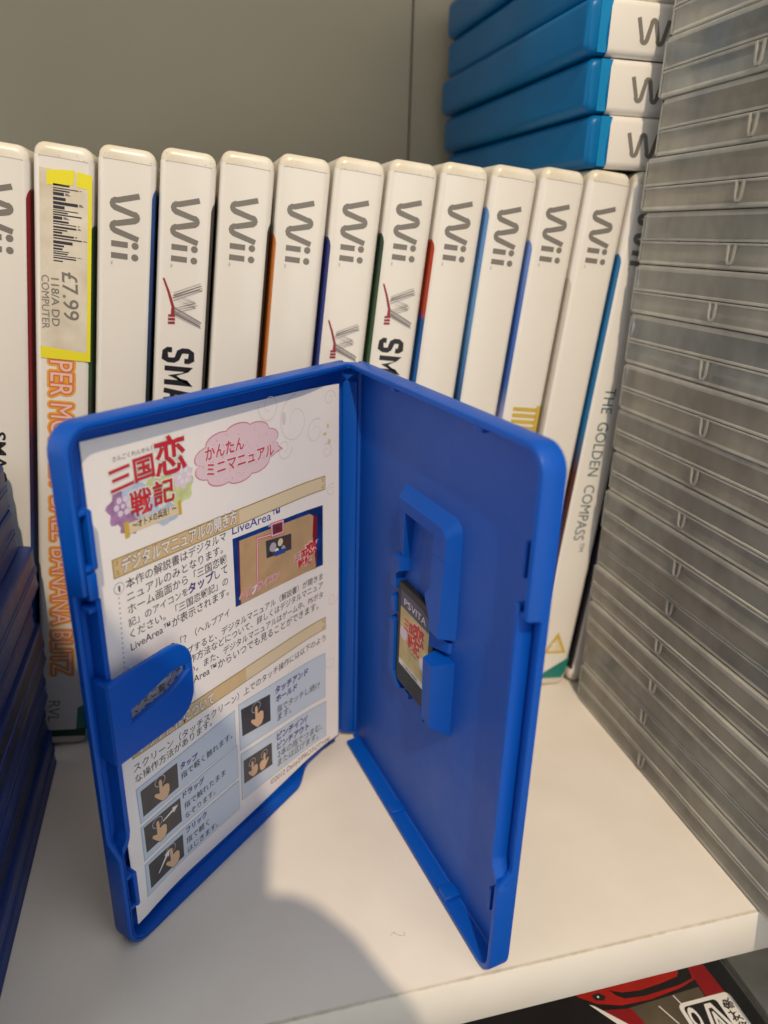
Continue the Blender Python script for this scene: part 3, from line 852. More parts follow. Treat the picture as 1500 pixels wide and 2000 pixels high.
fit(TL, 'catch', [(96.0, 97.3, 106.2, 119.5, 1.0, 6.2, .6), (97.1, 98.9, 106.2, 107.4, 1.0, 6.0, .4), (97.1, 98.9, 118.4, 119.5, 1.0, 6.0, .4)])
fit(TL, 'catch', [(96.0, 97.3, 13.0, 24.0, 1.0, 6.2, .6), (97.1, 98.9, 13.0, 14.2, 1.0, 6.0, .4), (97.1, 98.9, 22.9, 24.0, 1.0, 6.0, .4)])
# leaflet clip: broad tongue with an oblong hole, held off the floor
mb = MB()
def clip_ring(a0, a1, z0, z1, rs, n): return [TL(p[0], p[1], n) for p in rrect(a0, a1, z0, z1, 5, 6, rs)]
A0, A1, Z0, Z1 = 72.8, 98.4, 57.4, 79.2
# tongue plate = outer outline with hole; built as bridged rings
outer = rrect(A0, A1, Z0, Z1, 5, 6, (.6, .6, 7.0, 7.0))
def hole(sc=1.0):
    # slim lens lying across the tongue
    out = []
    N = len(outer)
    for (a, z) in outer:
        ang = math.atan2((z-(Z0+Z1)/2)/(Z1-Z0), (a-(A0+A1)/2)/(A1-A0))
        ca, cz = 85.0, 69.4
        x = 10.6*sc*math.cos(ang); y = 2.7*sc*math.sin(ang)*(1-.25*math.cos(ang)**2)
        out.append((ca + x, cz + y - .17*x))
    return out
no, ni = 7.4, 5.9
def TLc(a, z, n):
    # the tongue sinks towards its tip
    return TL(a, z, n - 0.9*max(0, (95-a))/22)
rings = [[TLc(a, z, ni) for a, z in hole(1.0)], [TLc(a, z, ni) for a, z in outer]]
ins = rrect(A0+.5, A1, Z0+.5, Z1-.5, 5, 6, (.5, .5, 6.5, 6.5))
rings += [[TLc(a, z, no-.4) for a, z in outer], [TLc(a, z, no) for a, z in ins], [TLc(a, z, no) for a, z in hole(1.12)], [TLc(a, z, no-.5) for a, z in hole(1.0)], [TLc(a, z, ni) for a, z in hole(1.0)]]
mb.loops(rings, 'blue', capa=False, capb=False)
# web joining the tongue to the edge of the cover
mb.rbox(95.4, 98.6, Z0+.3, Z1-.3, 1.0, 7.0, 'blue', r=.5, c=.3, T=TL)
mb.build('leaflet_clip', COVL, root=VR, ang=30)

# --- right cover
COVR = shell(TR, 'r').build('right_cover', vita, root=VR, ang=28)
rail(TR, 95.4, 103.2, 5.6)
fit(TR, 'catch', [(95.0, 96.2, 108.6, 116.6, 1.0, 4.8, .4), (96.1, 98.9, 116.0, 117.0, 1.0, 3.2, .3)])
fit(TR, 'catch', [(95.0, 96.2, 18.6, 25.6, 1.0, 4.8, .4), (96.1, 98.9, 24.6, 25.6, 1.0, 3.2, .3)])
fit(TR, 'stud', [(31, 33.6, 134.2, 135.6, 3.0, 5.4, .3)]); fit(TR, 'stud', [(74.0, 77.6, 134.0, 135.6, 2.6, 5.4, .3)])
for zz in (104.8, 122.4, 128.5, 131.6): fit(TR, 'stud', [(97.2, 98.9, zz, zz+1.3, 1.0, 4.0, .3)])
fit(TR, 'stud', [(38.4, 42.4, 1.3, 2.7, 1.0, 5.4, .3)]); fit(TR, 'stud', [(73.0, 77.6, 1.3, 3.4, 1.0, 5.6, .3)])

# cartridge holder: raised frame open at lower left
mb = MB()
def wall(path_out, path_in, n1, base=1.0, k='blue', draft=2.2, outer_draft=True):
    """prism between an outer outline and an inner one given as one closed polygon (a, z, n_top, inset vector)"""
def prism(poly, k='blue', base=1.0):
    """poly: list of (a, z, a_top, z_top, n_top)"""
    n = len(poly)
    b0 = [TR(p[0], p[1], base) for p in poly]
    b1 = [TR(p[0]+(p[2]-p[0])*.92, p[1]+(p[3]-p[1])*.92, base+(p[4]-base)*.93) for p in poly]
    cx = sum(p[2] for p in poly)/n; cz = sum(p[3] for p in poly)/n
    b2 = [TR(p[2]+(cx-p[2])*.012, p[3]+(cz-p[3])*.006, p[4]) for p in poly]
    mb.loops([b0, b1, b2], k)
# top bar (outer corners rounded)
prism([(34.2,109.2, 36.4,106.0, 4.3), (34.2,103,36.6,103,4.3), (40.4,102.8,40.4,102.8,4.3), (57.0,102.8,57.0,102.8,4.3), (57.0,98,57.0,98,4.4), (66.2,98,63.4,98,4.4), (66.2,105.6,63.4,103.6,4.4), (65.6,107.6,62.8,105.0,4.4), (64.2,108.8,61.4,105.9,4.4), (62.4,109.2,59.6,106.1,4.4)][::-1])
# right bar, growing taller downwards
prism([(57.0,98,57.0,98,4.4), (57.0,88.4,57.6,88.4,4.8), (54.6,86.2,55.0,86.2,4.9), (54.6,84.6,55.0,84.6,4.9), (57.8,79.6,58.2,79.6,5.0), (57.9,76.8,58.3,76.8,5.1), (66.2,76.8,63.4,76.8,5.1), (66.2,98,63.4,98,4.4)][::-1])
# left leg
prism([(34.2,103,36.6,103,4.3), (34.2,88,36.4,88,3.2), (38.6,88,38.2,88,3.2), (40.4,102.8,40.4,102.8,4.3)][::-1])
# lower right block
prism([(57.9,70.4,60.0,70.0,7.2), (57.9,47.6,59.6,51.0,6.6), (66.4,47.6,64.6,51.0,6.8), (66.4,70.4,64.8,70.0,7.4)][::-1])
# spring tab between
prism([(57.0,76.0,57.6,75.8,4.2), (57.0,71.2,57.6,71.4,4.2), (64.6,72.2,64.0,72.2,2.2), (64.6,75.2,64.0,75.2,2.2)][::-1])
# left lips
prism([(31.4,67.2,32.0,66.8,3.9), (31.4,51.5,32.0,51.5,3.9), (32.4,48.2,32.9,48.6,3.9), (35.6,45.2,35.8,45.8,3.4), (38.6,45.2,38.4,45.8,3.4), (36.6,47.2,36.4,47.4,3.6), (35.4,50,35.0,50,3.8), (35.4,67.2,35.0,66.8,3.9)][::-1])
prism([(31.8,74.6,32.2,74.3,3.8), (31.8,69.6,32.2,69.9,3.8), (35.3,69.6,34.9,69.9,3.8), (35.3,74.6,34.9,74.3,3.8)][::-1])
prism([(30.8,86.0,31.4,85.6,3.8), (30.8,77.4,31.4,77.6,3.8), (35.3,77.4,34.9,77.6,3.8), (35.3,82.2,34.9,82.2,3.8), (38.6,84.4,38.0,84.4,4.4), (38.6,89.0,38.0,88.6,4.4), (34.4,88.6,34.4,88.2,4.4)][::-1])
prism([(40.5,46.6,40.7,46.4,2.4), (40.5,44.6,40.7,44.8,2.4), (43.6,44.6,43.4,44.8,2.4), (43.6,46.6,43.4,46.4,2.4)][::-1])
prism([(51.2,46.8,51.4,46.6,2.6), (51.2,43.6,51.4,43.8,2.6), (53.6,43.6,53.4,43.8,2.6), (53.6,46.8,53.4,46.6,2.6)][::-1])
mb.build('cartridge_holder', COVR, root=VR, ang=25)

# --- spine between the covers
mb = MB()
SDv = (HR-HL).normalized(); NSp = Vector((-SDv.y, SDv.x)); 
if NSp.y > 0: NSp = -NSp   # towards the viewer
def TS(a, z, n):
    p = HL + SDv*a + NSp*n; return (p.x, p.y, z)
mb.rbox(0.1, SPW-.1, 2.2, PH-.6, -.4, .9, 'blue', r=.6, c=.3, T=TS)
mb.rbox(0.6, SPW-.6, PH-2.0, PH-.7, .8, 3.0, 'blue', r=.3, c=.2, T=TS)
mb.rbox(1.6, 6.2, 2.4, PH-6.0, .8, 2.2, 'blue', r=.4, c=.3, T=TS)
o = mb.build('spine', vita, root=VR, ang=28)

# ================================================================== CARTRIDGE
cart = thing('game_card', 'small black game card with a straw coloured label held inside the open blue case', 'game card', TR(46, 49, 1.6))
CR = TR(46, 49, 1.6)
mb = MB()
o_ = rrect(35.8, 57.6, 48.2, 80.6, 1, 5, (1.2, 3.6, 1.2, 1.2))
# gently arched top
mb.loops([[TR(a, z, 1.3) for a, z in o_], [TR(a, z, 2.9) for a, z in o_], [TR(46.5+(a-46.5)*.975, 65+(z-65)*.985, 3.2) for a, z in o_]][::1], 'card')
mb.build('card_body', cart, root=CR, ang=30)
C3 = lambda u, v, e: TR(37.9+u, 49+v, 3.22+e)
mb = MB()
put_poly(mb, [(0, 7.4), (17.6, 7.4), (17.6, 24.4), (0, 24.4)], 'cardlab', C3, .02)
put_poly(mb, [(0, 5.6), (17.6, 5.6), (17.6, 7.4), (0, 7.4)], 'whitep', C3, .02)
put_poly(mb, [(0, 24.4), (17.6, 24.4), (17.6, 28.2), (13, 29.6), (0, 29.6)], 'cardpur', C3, .02)
mb.build('label', cart, root=CR, smooth=False)
mb = MB()
put_text(mb, "PS", (2.2, 25.7), (6.3, 25.7), 'whitep', C3, .06, h=3.0)
put_text(mb, "VITA", (6.7, 25.7), (15.6, 25.7), 'whitep', C3, .06, h=3.0)
for s, a, b_, h in (("三国", (2.6, 18.6), (8.8, 18.6), 4.2), ("恋", (8.6, 18.2), (14.8, 18.2), 6.4), ("戦記", (5.2, 14.2), (12.6, 14.2), 4.6)):
    put_text(mb, s, a, b_, 'sandl', C3, .05, h=h, bold=.07); put_text(mb, s, a, b_, 'red', C3, .07, h=h, bold=.03)
put_text(mb, "〜オトメの兵法！〜", (5.0, 12.6), (12.4, 12.6), 'ink', C3, .06)
put_text(mb, "VCJS 00000", (2.6, 6.0), (14, 6.0), 'inkfade', C3, .06, h=1.3) if False else None
put_text(mb, "三国恋戦記", (2.6, 6.0), (12.0, 6.0), 'ink', C3, .06, h=1.2)
put_disc(mb, (2.4, 16.6), 2.2, 'lilacl', C3, .03); put_disc(mb, (14.6, 13.2), 2.0, 'lilacl', C3, .03)
mb.build('label_print', cart, root=CR, smooth=False)

# ================================================================== LEAFLET
def offp(s_, z):
    o = 1.8
    if s_ < 25: o += 2.6*(1-s_/25)**2
    a = min(max((s_-72)/22, 0), 1); b_ = min(max((45-z)/45, 0), 1)
    return o + 2.0*a*a*b_
def extra(s_, z):
    """the free right part of the sheet springs away from the cover, most at its foot"""
    r_ = min(max((58-s_)/55, 0), 1)
    return r_*r_*(0.5 + 3.4*max(0, 1-z/112)) + 1.0*min(max((s_-60)/35, 0), 1)**2*max(0, 1-z/60)
def P3(u, v, e):
    s_ = 95-u
    d = extra(s_, v)
    return TL(s_ + d*(.7+.7*(1-s_/95)), v + d*(1.4-1.1*v/132), offp(s_, v) + d + e)
leaf = thing('leaflet', 'white Japanese instruction leaflet clipped inside the left half of the blue case', 'leaflet', TL(50, 3, 2))
LR = TL(50, 3, 2)
E1, E2, E3, E4, E5 = .04, .08, .12, .16, .20
# paper, slightly thick
nu, nv = 64, 60
us = lambda i: 1.3 + (90.3-1.3)*i/nu
def vb(u):  # bottom edge
    return 3.9 - 1.0*math.sin(math.pi*min(max(u/90, 0), 1))
def vt_(u): return 132.1 - 1.4*u/90
mb = MB(); vs = []
for side in (0, 1):
    for i in range(nu+1):
        for j in range(nv+1):
            u = us(i); v = vb(u) + (vt_(u)-vb(u))*j/nv
            if i == 0: u -= 2.2*(1-j/nv)**2*.9
            vs.append(P3(u, v, 0 if side == 0 else -.14))
N1 = (nu+1)*(nv+1)
fs = []
for i in range(nu):
    for j in range(nv):
        a = i*(nv+1)+j; q = (a, a+nv+1, a+nv+2, a+1)
        fs.append(q); fs.append(tuple(x+N1 for x in reversed(q)))
for i in range(nu):
    for j in (0, nv):
        a = i*(nv+1)+j; fs.append((a, a+nv+1, a+nv+1+N1, a+N1))
for j in range(nv):
    for i in (0, nu):
        a = i*(nv+1)+j; fs.append((a, a+1, a+1+N1, a+N1))
mb.add(vs, fs, 'paper'); mb.build('paper', leaf, root=LR, ang=50)

def leafpart(name, mb): 
    o = mb.build(name, leaf, root=LR, smooth=False); return o
def tx(mb, s, a, b_, k='ink', e=E3, **kw): put_text(mb, s, a, b_, k, P3, e, **kw)

# faint swirls on the right margin
mb = MB()
def spiral(c, r, turns=1.3, w=.35, k='swirl', sgn=1, st=0):
    pts = [(c[0]+r*(1-.75*t/30)*math.cos(st+sgn*t/30*turns*2*math.pi), c[1]+r*(1-.75*t/30)*math.sin(st+sgn*t/30*turns*2*math.pi)) for t in range(31)]
    put_line(mb, pts, w, k, P3, E1, w*.4)
for c, r, sg, st in (((86.2, 127), 2.6, 1, 0), ((71, 123), 7.5, 1, 1.5), ((85, 111), 2.4, -1, 2), ((60, 129), 4.5, 1, 3), ((87, 98), 2.2, 1, 1), ((87.4, 60), 2.4, -1, 0), ((86.6, 36), 2.6, 1, 2), ((80, 118), 4, 1, 1), ((66, 116), 3.5, -1, 0)):
    spiral(c, r, sgn=sg, st=st)
for c, rx_, ry_ in (((66.0, 124.5), .9, 1.9), ((84.2, 116.5), .8, .5), ((86, 113.8), .7, .9), ((85.5, 118.8), .5, .7)):
    put_disc(mb, c, rx_, 'lime' if c[0] > 70 else 'swirl', P3, E1, 12, ry_)
leafpart('swirl_ornament', mb)

# title mark: painted flowers, big red characters, scroll
mb = MB()
def blob(c, r, k, e, lob=7, amp=.18, ph=0, sy=1.0):
    put_poly(mb, [(c[0]+r*(1+amp*math.sin(lob*t/36*2*math.pi+ph))*math.cos(t/36*2*math.pi), c[1]+sy*r*(1+amp*math.sin(lob*t/36*2*math.pi+ph))*math.sin(t/36*2*math.pi)) for t in range(36)], k, P3, e)
blob((10.2, 115.4), 4.3, 'lilac', E1, 7, .14); blob((11.5, 111.6), 3.0, 'lilac', E1+.005, 9, .12)
blob((13.4, 117.6), 3.2, 'skyp', E1+.01, 5, .1); blob((26.6, 115.6), 4.2, 'lime', E1, 6, .12); blob((20.5, 117.2), 4.0, 'lime', E1+.005, 5, .08)
blob((27.8, 118.2), 3.0, 'lilacl', E1+.012, 7, .14); blob((22, 110.2), 4.0, 'skyp', E1+.003, 6, .1, sy=.6); blob((16.6, 113.6), 3.6, 'skyp', E1+.015, 6, .1)
for a in range(6):
    t = a*math.pi/3
    put_disc(mb, (10.0+1.7*math.cos(t), 115.8+1.7*math.sin(t)), .75, 'lilacl', P3, E1+.02, 10)
    put_disc(mb, (28.2+1.5*math.cos(t), 118.0+1.5*math.sin(t)), .6, 'whitep', P3, E1+.02, 10)
put_disc(mb, (10, 115.8), .6, 'lilacl', P3, E1+.022, 8)
put_quad(mb, [(10.2, 111.5), (26.2, 111.6), (26.0, 109.2), (10.4, 108.9)], 'sandl', P3, E2, 3)
put_poly(mb, [(9.7, 112.0), (11.0, 112.0), (11.0, 108.3), (9.7, 108.1)], 'gold', P3, E2+.01)
put_poly(mb, [(25.6, 112.3), (26.6, 112.4), (26.6, 108.8), (25.6, 108.8)], 'gold', P3, E2+.01)
leafpart('title_flowers', mb)
mb = MB()
tx(mb, "さんごくれんせんき", (8.6, 126.2), (19.9, 126.4), 'ink', E2)
big = [("三", (7.4, 119.6), (13.4, 120.2), 6.2), ("国", (13.9, 120.6), (19.4, 120.8), 6.0), ("恋", (19.9, 120.3), (28.9, 120.3), 9.6), ("戦", (12.0, 113.0), (17.9, 113.0), 6.3), ("記", (18.5, 113.6), (24.6, 113.5), 6.1)]
for s, a, b_, h in big:
    tx(mb, s, a, b_, 'whitep', E3, h=h, bold=.07)
for s, a, b_, h in big:
    tx(mb, s, a, b_, 'dred', E4, h=h, bold=.022)
    tx(mb, s, a, b_, 'red2', E5, h=h, bold=.008)
    tx(mb, s, a, b_, 'red', E5+.02, h=h, bold=.0)
tx(mb, "〜オトメの兵法！〜", (12.0, 109.8), (25.0, 110.2), 'ink', E3, bold=.02, h=2.0)
leafpart('title_lettering', mb)

# speech bubble
mb = MB()
def cloud(c, rx_, ry_, k, e, g=0.0):
    pts = []
    N = 10
    for t in range(144):
        a = t/144*2*math.pi
        f = .93 + .15*math.sqrt(abs(math.sin(a*N/2))) 
        pts.append((c[0]+(rx_+g)*f*math.cos(a), c[1]+(ry_+g)*f*math.sin(a)+.022*0*(a)))
    put_blob(mb, c, pts, k, P3, e)
cloud((47.6, 119.0), 15.2, 7.4, 'pink', E1, .0); cloud((47.6, 119.0), 15.2, 7.4, 'pinkp', E2, -.32)
put_poly(mb, [(62.0, 118.4), (65.4, 116.2), (62.4, 115.6)], 'pink', P3, E1); put_poly(mb, [(61.4, 118.2), (64.6, 116.4), (61.8, 115.9)], 'pinkp', P3, E2+.01)
r = random.Random(2)
for _ in range(110):
    a = r.uniform(0, 6.283); q = math.sqrt(r.random())*.9
    put_disc(mb, (47.6+15*q*math.cos(a), 119+7.2*q*math.sin(a)), .16, 'lilacl' if r.random() < .5 else 'pink', P3, E2+.015, 6)
leafpart('speech_bubble', mb)
mb = MB()
for s, a, b_ in (("かんたん", (35.4, 120.0), (49.3, 120.0)), ("ミニマニュアル", (35.6, 115.8), (61.2, 115.5))):
    for bb, kk, e in ((.07, 'whitep', E3), (.022, 'rose', E4)):
        tx(mb, s, a, b_, kk, e, bold=bb, h=3.9)
leafpart('bubble_lettering', mb)

# sand coloured heading bands
def band(qd, title, a, b_, h):
    mb = MB()
    put_quad(mb, qd, 'sandd', P3, E1, 10)
    k = .32
    q2 = [(qd[0][0]+k, qd[0][1]-k), (qd[1][0]-k, qd[1][1]-k), (qd[2][0]-k, qd[2][1]+k), (qd[3][0]+k, qd[3][1]+k)]
    t = .52
    mid_t = (q2[0][0]*(1-t)+q2[1][0]*t, q2[0][1]*(1-t)+q2[1][1]*t); mid_b = (q2[3][0]*(1-t)+q2[2][0]*t, q2[3][1]*(1-t)+q2[2][1]*t)
    put_quad(mb, [q2[0], mid_t, mid_b, q2[3]], 'sand', P3, E2, 6)
    put_quad(mb, [mid_t, q2[1], q2[2], mid_b], 'sandl', P3, E2, 6)
    for (cx, cy), sx, sy in ((q2[0], 1, -1), (q2[1], -1, -1), (q2[2], -1, 1), (q2[3], 1, 1)):
        put_line(mb, [(cx+sx*.3, cy+sy*1.3), (cx+sx*1.0, cy+sy*1.3), (cx+sx*1.0, cy+sy*.3)], .18, 'sandd', P3, E2+.02)
        put_line(mb, [(cx+sx*.4, cy+sy*.6), (cx+sx*1.5, cy+sy*.6)], .18, 'sandd', P3, E2+.02)
    for bb, kk, e in ((.055, 'brown', E3), (.026, 'whitep', E4)):
        tx(mb, title, a, b_, kk, e, bold=bb, h=h)
    leafpart('heading_band', mb)
band([(5.5, 104.6), (84.3, 103.4), (84.3, 98.9), (5.5, 99.9)], "デジタルマニュアルの開き方", (7.9, 100.7), (45.2, 100.8), 4.0)
band([(4.9, 56.6), (84.2, 54.6), (84.2, 50.0), (4.8, 51.6)], "タッチ操作について", (6.8, 52.4), (32.8, 51.8), 3.9)

# text blocks
mb = MB()
for s, a, b_ in (("本作の解説書はデジタルマ", (8.5, 96.4), (41.1, 97.2)), ("ニュアルのみとなります。", (8.4, 93.1), (39.6, 94.0)), ("ホーム画面から「三国恋戦", (8.3, 90.0), (40.9, 90.8)),
                 ("記」のアイコンを", (8.1, 86.8), (26.6, 87.4)), ("して", (36.2, 87.6), (41.0, 87.8)), ("ください。「三国恋戦記」の", (8.2, 83.7), (40.9, 84.4)), ("LiveArea™が表示されます。", (8.0, 80.5), (40.9, 81.2)),
                 ("LiveArea™の「？（ヘルプアイ", (7.6, 74.6), (40.8, 74.9)), ("コン）」をタップすると、デジタルマニュアル（解説書）が開きま", (6.9, 71.2), (82.9, 69.0)),
                 ("す。基本的な操作方法などについて、詳しくはデジタルマニュア", (6.9, 68.4), (82.9, 65.9)), ("ルをご覧ください。また、デジタルマニュアルはゲーム中、PSボタ", (6.9, 65.4), (82.9, 62.4)),
                 ("ンを押してLiveArea™からいつでも見ることができます。", (6.9, 62.2), (80.6, 59.2))):
    tx(mb, s, a, b_, 'ink', E1, bold=.004)
tx(mb, "タップ", (26.9, 87.3), (35.8, 87.6), 'purple', E1, bold=.03)
tx(mb, "LiveArea™", (43.4, 97.6), (63.2, 96.6), 'liveblue', E1, h=3.6, bold=.006)
for n_, c in (("1", (6.6, 97.3)), ("2", (6.0, 75.3))):
    put_disc(mb, c, 1.45, 'dotblue', P3, E1, 20); put_disc(mb, c, 1.27, 'paper', P3, E2, 20)
    tx(mb, n_, (c[0]-(.25 if n_ == '1' else .5), c[1]-.75), (c[0]+(.25 if n_ == '1' else .5), c[1]-.75), 'ink', E3, bold=.0, h=2.1)
for k in range(15):
    t = k/14; put_disc(mb, (6.3-.7*t, 95.0-17.6*t), .23, 'dotblue', P3, E1, 8)
leafpart('upper_text', mb)
mb = MB()
tx(mb, "スクリーン（タッチスクリーン）上でのタッチ操作には以下のよう", (4.8, 47.7), (84.0, 45.9), 'ink', E1, bold=.004)
tx(mb, "な操作方法があります。", (4.9, 44.4), (31.5, 45.0), 'ink', E1, bold=.004)
tx(mb, "©2012 Daisy2/PROTOTYPE", (54.9, 6.8), (86.0, 3.6), 'brown', E1)
leafpart('lower_text', mb)

# screen picture
mb = MB()
put_quad(mb, [(43.4, 96.4), (83.1, 94.1), (83.0, 73.8), (43.3, 76.2)], 'shotblue', P3, E1, 6)
put_quad(mb, [(45.9, 95.0), (77.0, 93.0), (79.8, 73.9), (45.3, 76.2)], 'shottan', P3, E2, 6)
put_poly(mb, [(77.0, 93.0), (80.4, 91.2), (80.0, 73.9), (79.2, 73.9)], 'dred', P3, E2+.005)
put_poly(mb, [(77.0, 93.0), (79.8, 91.0), (79.6, 73.9), (77.4, 74.0)], 'shottan', P3, E2+.01)
put_line(mb, [(45.7, 94.6), (45.2, 76.4)], .35, 'dred', P3, E3)
put_poly(mb, [(58.0, 96.6-.9), (64.9, 96.0-.8), (64.9, 94.6), (58.0, 94.9)], 'panelb', P3, E2+.01)
put_quad(mb, [(56.6, 91.2), (68.1, 89.6), (68.0, 84.6), (56.7, 85.8)], 'thumb', P3, E3, 2)
for c, rr_, k in (((59.6, 88.2), 1.5, 'greyl'), ((63.0, 88.6), 1.2, 'sandl'), ((65.8, 87.4), 1.3, 'brown'), ((61.2, 86.4), 1.0, 'whitep'), ((58.6, 86.6), .9, 'ink'), ((64.3, 86.2), 1.0, 'panelb')):
    put_disc(mb, c, rr_, k, P3, E3+.01, 10)
put_poly(mb, [(60.2, 86.6), (65.0, 86.1), (65.0, 84.6), (60.2, 85.1)], 'liveblue', P3, E3+.02)
for a, k, e in ((0, 'rose', E3), (.28, 'pinkp', E3+.01), (.62, 'rose', E3+.02), (.85, 'thumb', E3+.025)):
    put_poly(mb, [(58.9+a, 95.8-a), (64.9-a, 95.3-a), (64.8-a, 90.9+a), (59.0+a, 91.3+a)], k, P3, e)
put_disc(mb, (61.9, 93.3), 1.1, 'dred', P3, E3+.03)
put_line(mb, [(59.0, 92.3), (53.0, 93.2), (52.5, 78.0)], .75, 'rose', P3, E3)
put_line(mb, [(59.0, 92.3), (53.0, 93.2), (52.5, 78.0)], .32, 'pinkp', P3, E3+.01)
leafpart('screen_picture', mb)
mb = MB()
for bb, kk, e in ((.10, 'whitep', E4), (.065, 'rose', E4+.015), (.0, 'pinkp', E4+.03)):
    tx(mb, "ヘルプアイコン", (44.9, 77.4), (61.9, 77.6), kk, e, bold=bb, h=2.9)
for s, a, b_, h in (("三国", (69.4, 80.2), (75.0, 80.2), 2.6), ("恋", (74.8, 80.0), (79.6, 79.9), 4.4), ("戦記", (71.0, 77.2), (77.2, 77.2), 3.0)):
    tx(mb, s, a, b_, 'whitep', E4, bold=.09, h=h); tx(mb, s, a, b_, 'red', E4+.02, bold=.03, h=h)
leafpart('screen_lettering', mb)

# gesture panels
def gesture(qd, th, hands, texts, extra=()):
    mb = MB()
    put_quad(mb, qd, 'panelb', P3, E1, 6)
    k = .22
    put_quad(mb, [(qd[0][0]+k, qd[0][1]-k), (qd[1][0]-k, qd[1][1]-k), (qd[2][0]-k, qd[2][1]+k), (qd[3][0]+k, qd[3][1]+k)], 'panel', P3, E2, 6)
    put_quad(mb, th, 'thumb', P3, E3, 2)
    for (hx, hy, sc, flip) in hands:
        f = -1 if flip else 1
        ring_ = [(hx + .9*f*sc*0 + 2.0*sc*math.cos(t/18*2*math.pi), hy+4.4*sc + 1.7*sc*math.sin(t/18*2*math.pi)) for t in range(19)]
        put_line(mb, ring_, .22, 'greyl', P3, E3+.02)
        H = [(-.55, 4.4), (0, 4.9), (.55, 4.4), (.6, 1.6), (1.6, 1.9), (2.7, 1.6), (3.3, .8), (3.2, -1.4), (2.3, -3.0), (.2, -3.2), (-1.4, -1.4), (-2.7, .4), (-2.3, 1.1), (-1.3, .6), (-.6, 0.2)]
        put_poly(mb, [(hx+f*x*sc*1.10, hy+y*sc*1.06-.06) for x, y in H][::1 if f > 0 else -1], 'brown', P3, E3+.03)
        put_poly(mb, [(hx+f*x*sc, hy+y*sc) for x, y in H][::1 if f > 0 else -1], 'skin', P3, E3+.05)
    for ar in extra:
        a, b_ = ar
        dx, dy = b_[0]-a[0], b_[1]-a[1]; q = math.hypot(dx, dy); ux, uy = dx/q, dy/q
        put_line(mb, [a, (b_[0]-ux*1.6, b_[1]-uy*1.6)], .35, 'whitep', P3, E3+.025, .8)
        put_poly(mb, [(b_[0]-ux*2-uy*1.0, b_[1]-uy*2+ux*1.0), b_, (b_[0]-ux*2+uy*1.0, b_[1]-uy*2-ux*1.0)][::-1], 'whitep', P3, E3+.027)
    for s, a, b_, bold in texts:
        tx(mb, s, a, b_, 'purple' if bold else 'ink', E3, bold=.035 if bold else .004)
    leafpart('gesture_panel', mb)
gesture([(4.6, 42.6), (40.7, 44.2), (40.4, 32.4), (4.6, 31.9)], [(5.8, 41.2), (18.2, 41.4), (18.0, 33.6), (5.7, 33.4)], [(12.1, 36.2, .85, 0)],
        [("タップ", (19.1, 38.6), (25.2, 38.0), 1), ("指で軽く触れます。", (19.1, 35.2), (39.0, 35.9), 0)])
gesture([(4.4, 30.9), (40.9, 32.0), (40.8, 20.2), (4.1, 20.2)], [(5.3, 30.2), (18.1, 29.9), (18.0, 22.0), (5.2, 22.2)], [(9.8, 24.6, .85, 0)],
        [("ドラッグ", (19.1, 29.0), (27.0, 28.6), 1), ("指で触れたまま", (19.3, 25.0), (35.4, 25.3), 0), ("なぞります。", (19.3, 21.7), (30.9, 21.6), 0)], [((11.6, 27.2), (17.2, 28.4))])
gesture([(4.0, 19.2), (40.8, 19.2), (40.6, 8.6), (3.5, 8.8)], [(5.2, 18.2), (17.8, 17.6), (17.6, 10.0), (5.0, 10.4)], [(13.2, 12.6, .85, 0)],
        [("フリック", (19.1, 16.8), (27.0, 16.6), 1), ("指で軽く", (18.9, 13.2), (27.7, 13.1), 0), ("はじきます。", (19.1, 9.9), (31.0, 9.8), 0)], [((8.2, 12.6), (12.9, 16.9))])
gesture([(42.2, 45.0), (84.0, 41.0), (83.9, 23.4), (41.9, 29.0)], [(43.1, 42.8), (56.1, 40.6), (56.0, 31.0), (43.2, 33.4)], [(49.6, 35.6, .95, 0)],
        [("タッチアンド", (58.5, 39.2), (74.9, 37.4), 1), ("ホールド", (58.8, 36.0), (69.1, 34.8), 1), ("指でタッチし続け", (59.0, 31.9), (80.9, 29.0), 0), ("ます。", (59.2, 28.8), (66.0, 28.0), 0)])
gesture([(42.1, 27.6), (84.3, 21.6), (84.2, 7.0), (41.6, 10.8)], [(43.1, 24.6), (56.1, 22.6), (56.1, 14.2), (42.9, 16.2)], [(46.8, 18.4, .72, 0), (52.4, 17.8, .72, 1)],
        [("ピンチイン/", (58.6, 21.8), (74.1, 19.4), 1), ("ピンチアウト", (58.6, 18.2), (75.0, 15.8), 1), ("2本の指でつまむ、", (58.7, 14.8), (82.1, 11.4), 0), ("または広げます。", (58.6, 11.7), (79.9, 8.7), 0)])

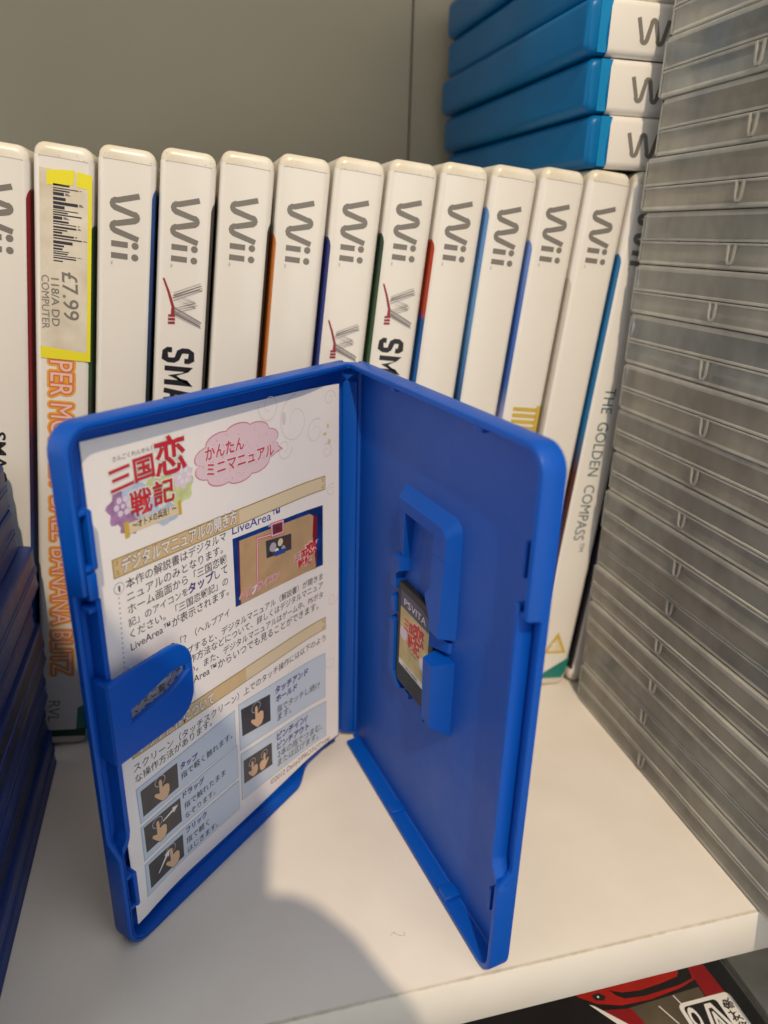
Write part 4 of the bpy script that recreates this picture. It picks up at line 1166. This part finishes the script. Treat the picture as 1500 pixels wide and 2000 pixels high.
# ================================================================== SMALL THINGS AND THE PHOTOGRAPHER (outside the frame, casts the soft shadow)
# a curled hair on the shelf
mb = MB()
pts = [(103.0 + 4.2*t/12 + .5*math.sin(t*.9), -180.6 + .9*math.sin(t*.55), .12) for t in range(13)]
def tube(mb, pts, r, k, n=5):
    rings = []
    for i, p in enumerate(pts):
        a = Vector(pts[max(0, i-1)]); b_ = Vector(pts[min(len(pts)-1, i+1)]); d = (b_-a).normalized()
        u = d.cross(Vector((0, 0, 1))).normalized(); w = u.cross(d)
        rr = r[i] if isinstance(r, (list, tuple)) else r
        rings.append([tuple(Vector(p) + u*rr*math.cos(t*2*math.pi/n) + w*rr*math.sin(t*2*math.pi/n)) for t in range(n)])
    mb.loops(rings, k)
tube(mb, pts, .04, 'sandd')
o = mb.build('hair', root=(105, -181, 0)); o.location = Vector((105, -181, 0))*MM
o['label'] = 'tiny curled brown hair lying on the shelf near its front edge'; o['category'] = 'hair'

ph = thing('smartphone', 'black smartphone just outside the frame that takes the picture', 'phone', (20, -322, 100))
mb = MB()
def TP(x, y, z):
    v = Euler((math.radians(-20.8), 0, math.radians(-14.4))).to_matrix() @ Vector((x, y, z)); return (62.4+v.x, -316.5+v.y, 171+v.z)
mb.rbox(-68, 5, -4, 4, -150, 8, 'phone', r=3.5, c=2, T=TP)
mb.build('phone_body', ph, root=(20, -322, 100))
pn = thing('person', 'photographer in a charcoal jumper holding the phone, outside the frame', 'person', (-20, -420, 0))
SIL = [(-60, 372), (8, 352), (17, 345), (25, 322), (36, 300), (48, 286), (58, 280), (64, 274), (68, 263), (70, 252), (69, 244), (68, 232), (68, 221), (70, 217.5), (75, 216), (80, 211), (86, 201), (91, 187), (96, 177), (101, 160), (104, 105), (104, 60), (96, 0), (-60, -60), (-200, 0), (-230, 200), (-160, 340)]
mb = MB()
rings = []
for yy, sc in ((-330, .985), (-334, 1.0), (-339, 1.0), (-344, .975), (-356, .90)):
    rings.append([(-40+(p[0]+40)*sc - 0.05*(yy+330)*0, yy, 130+(p[1]-130)*sc - .85*(yy+314)*-1*0) for p in SIL])
mb.loops(rings, 'jumper'); mb.build('torso', pn, root=(-20, -420, 0))
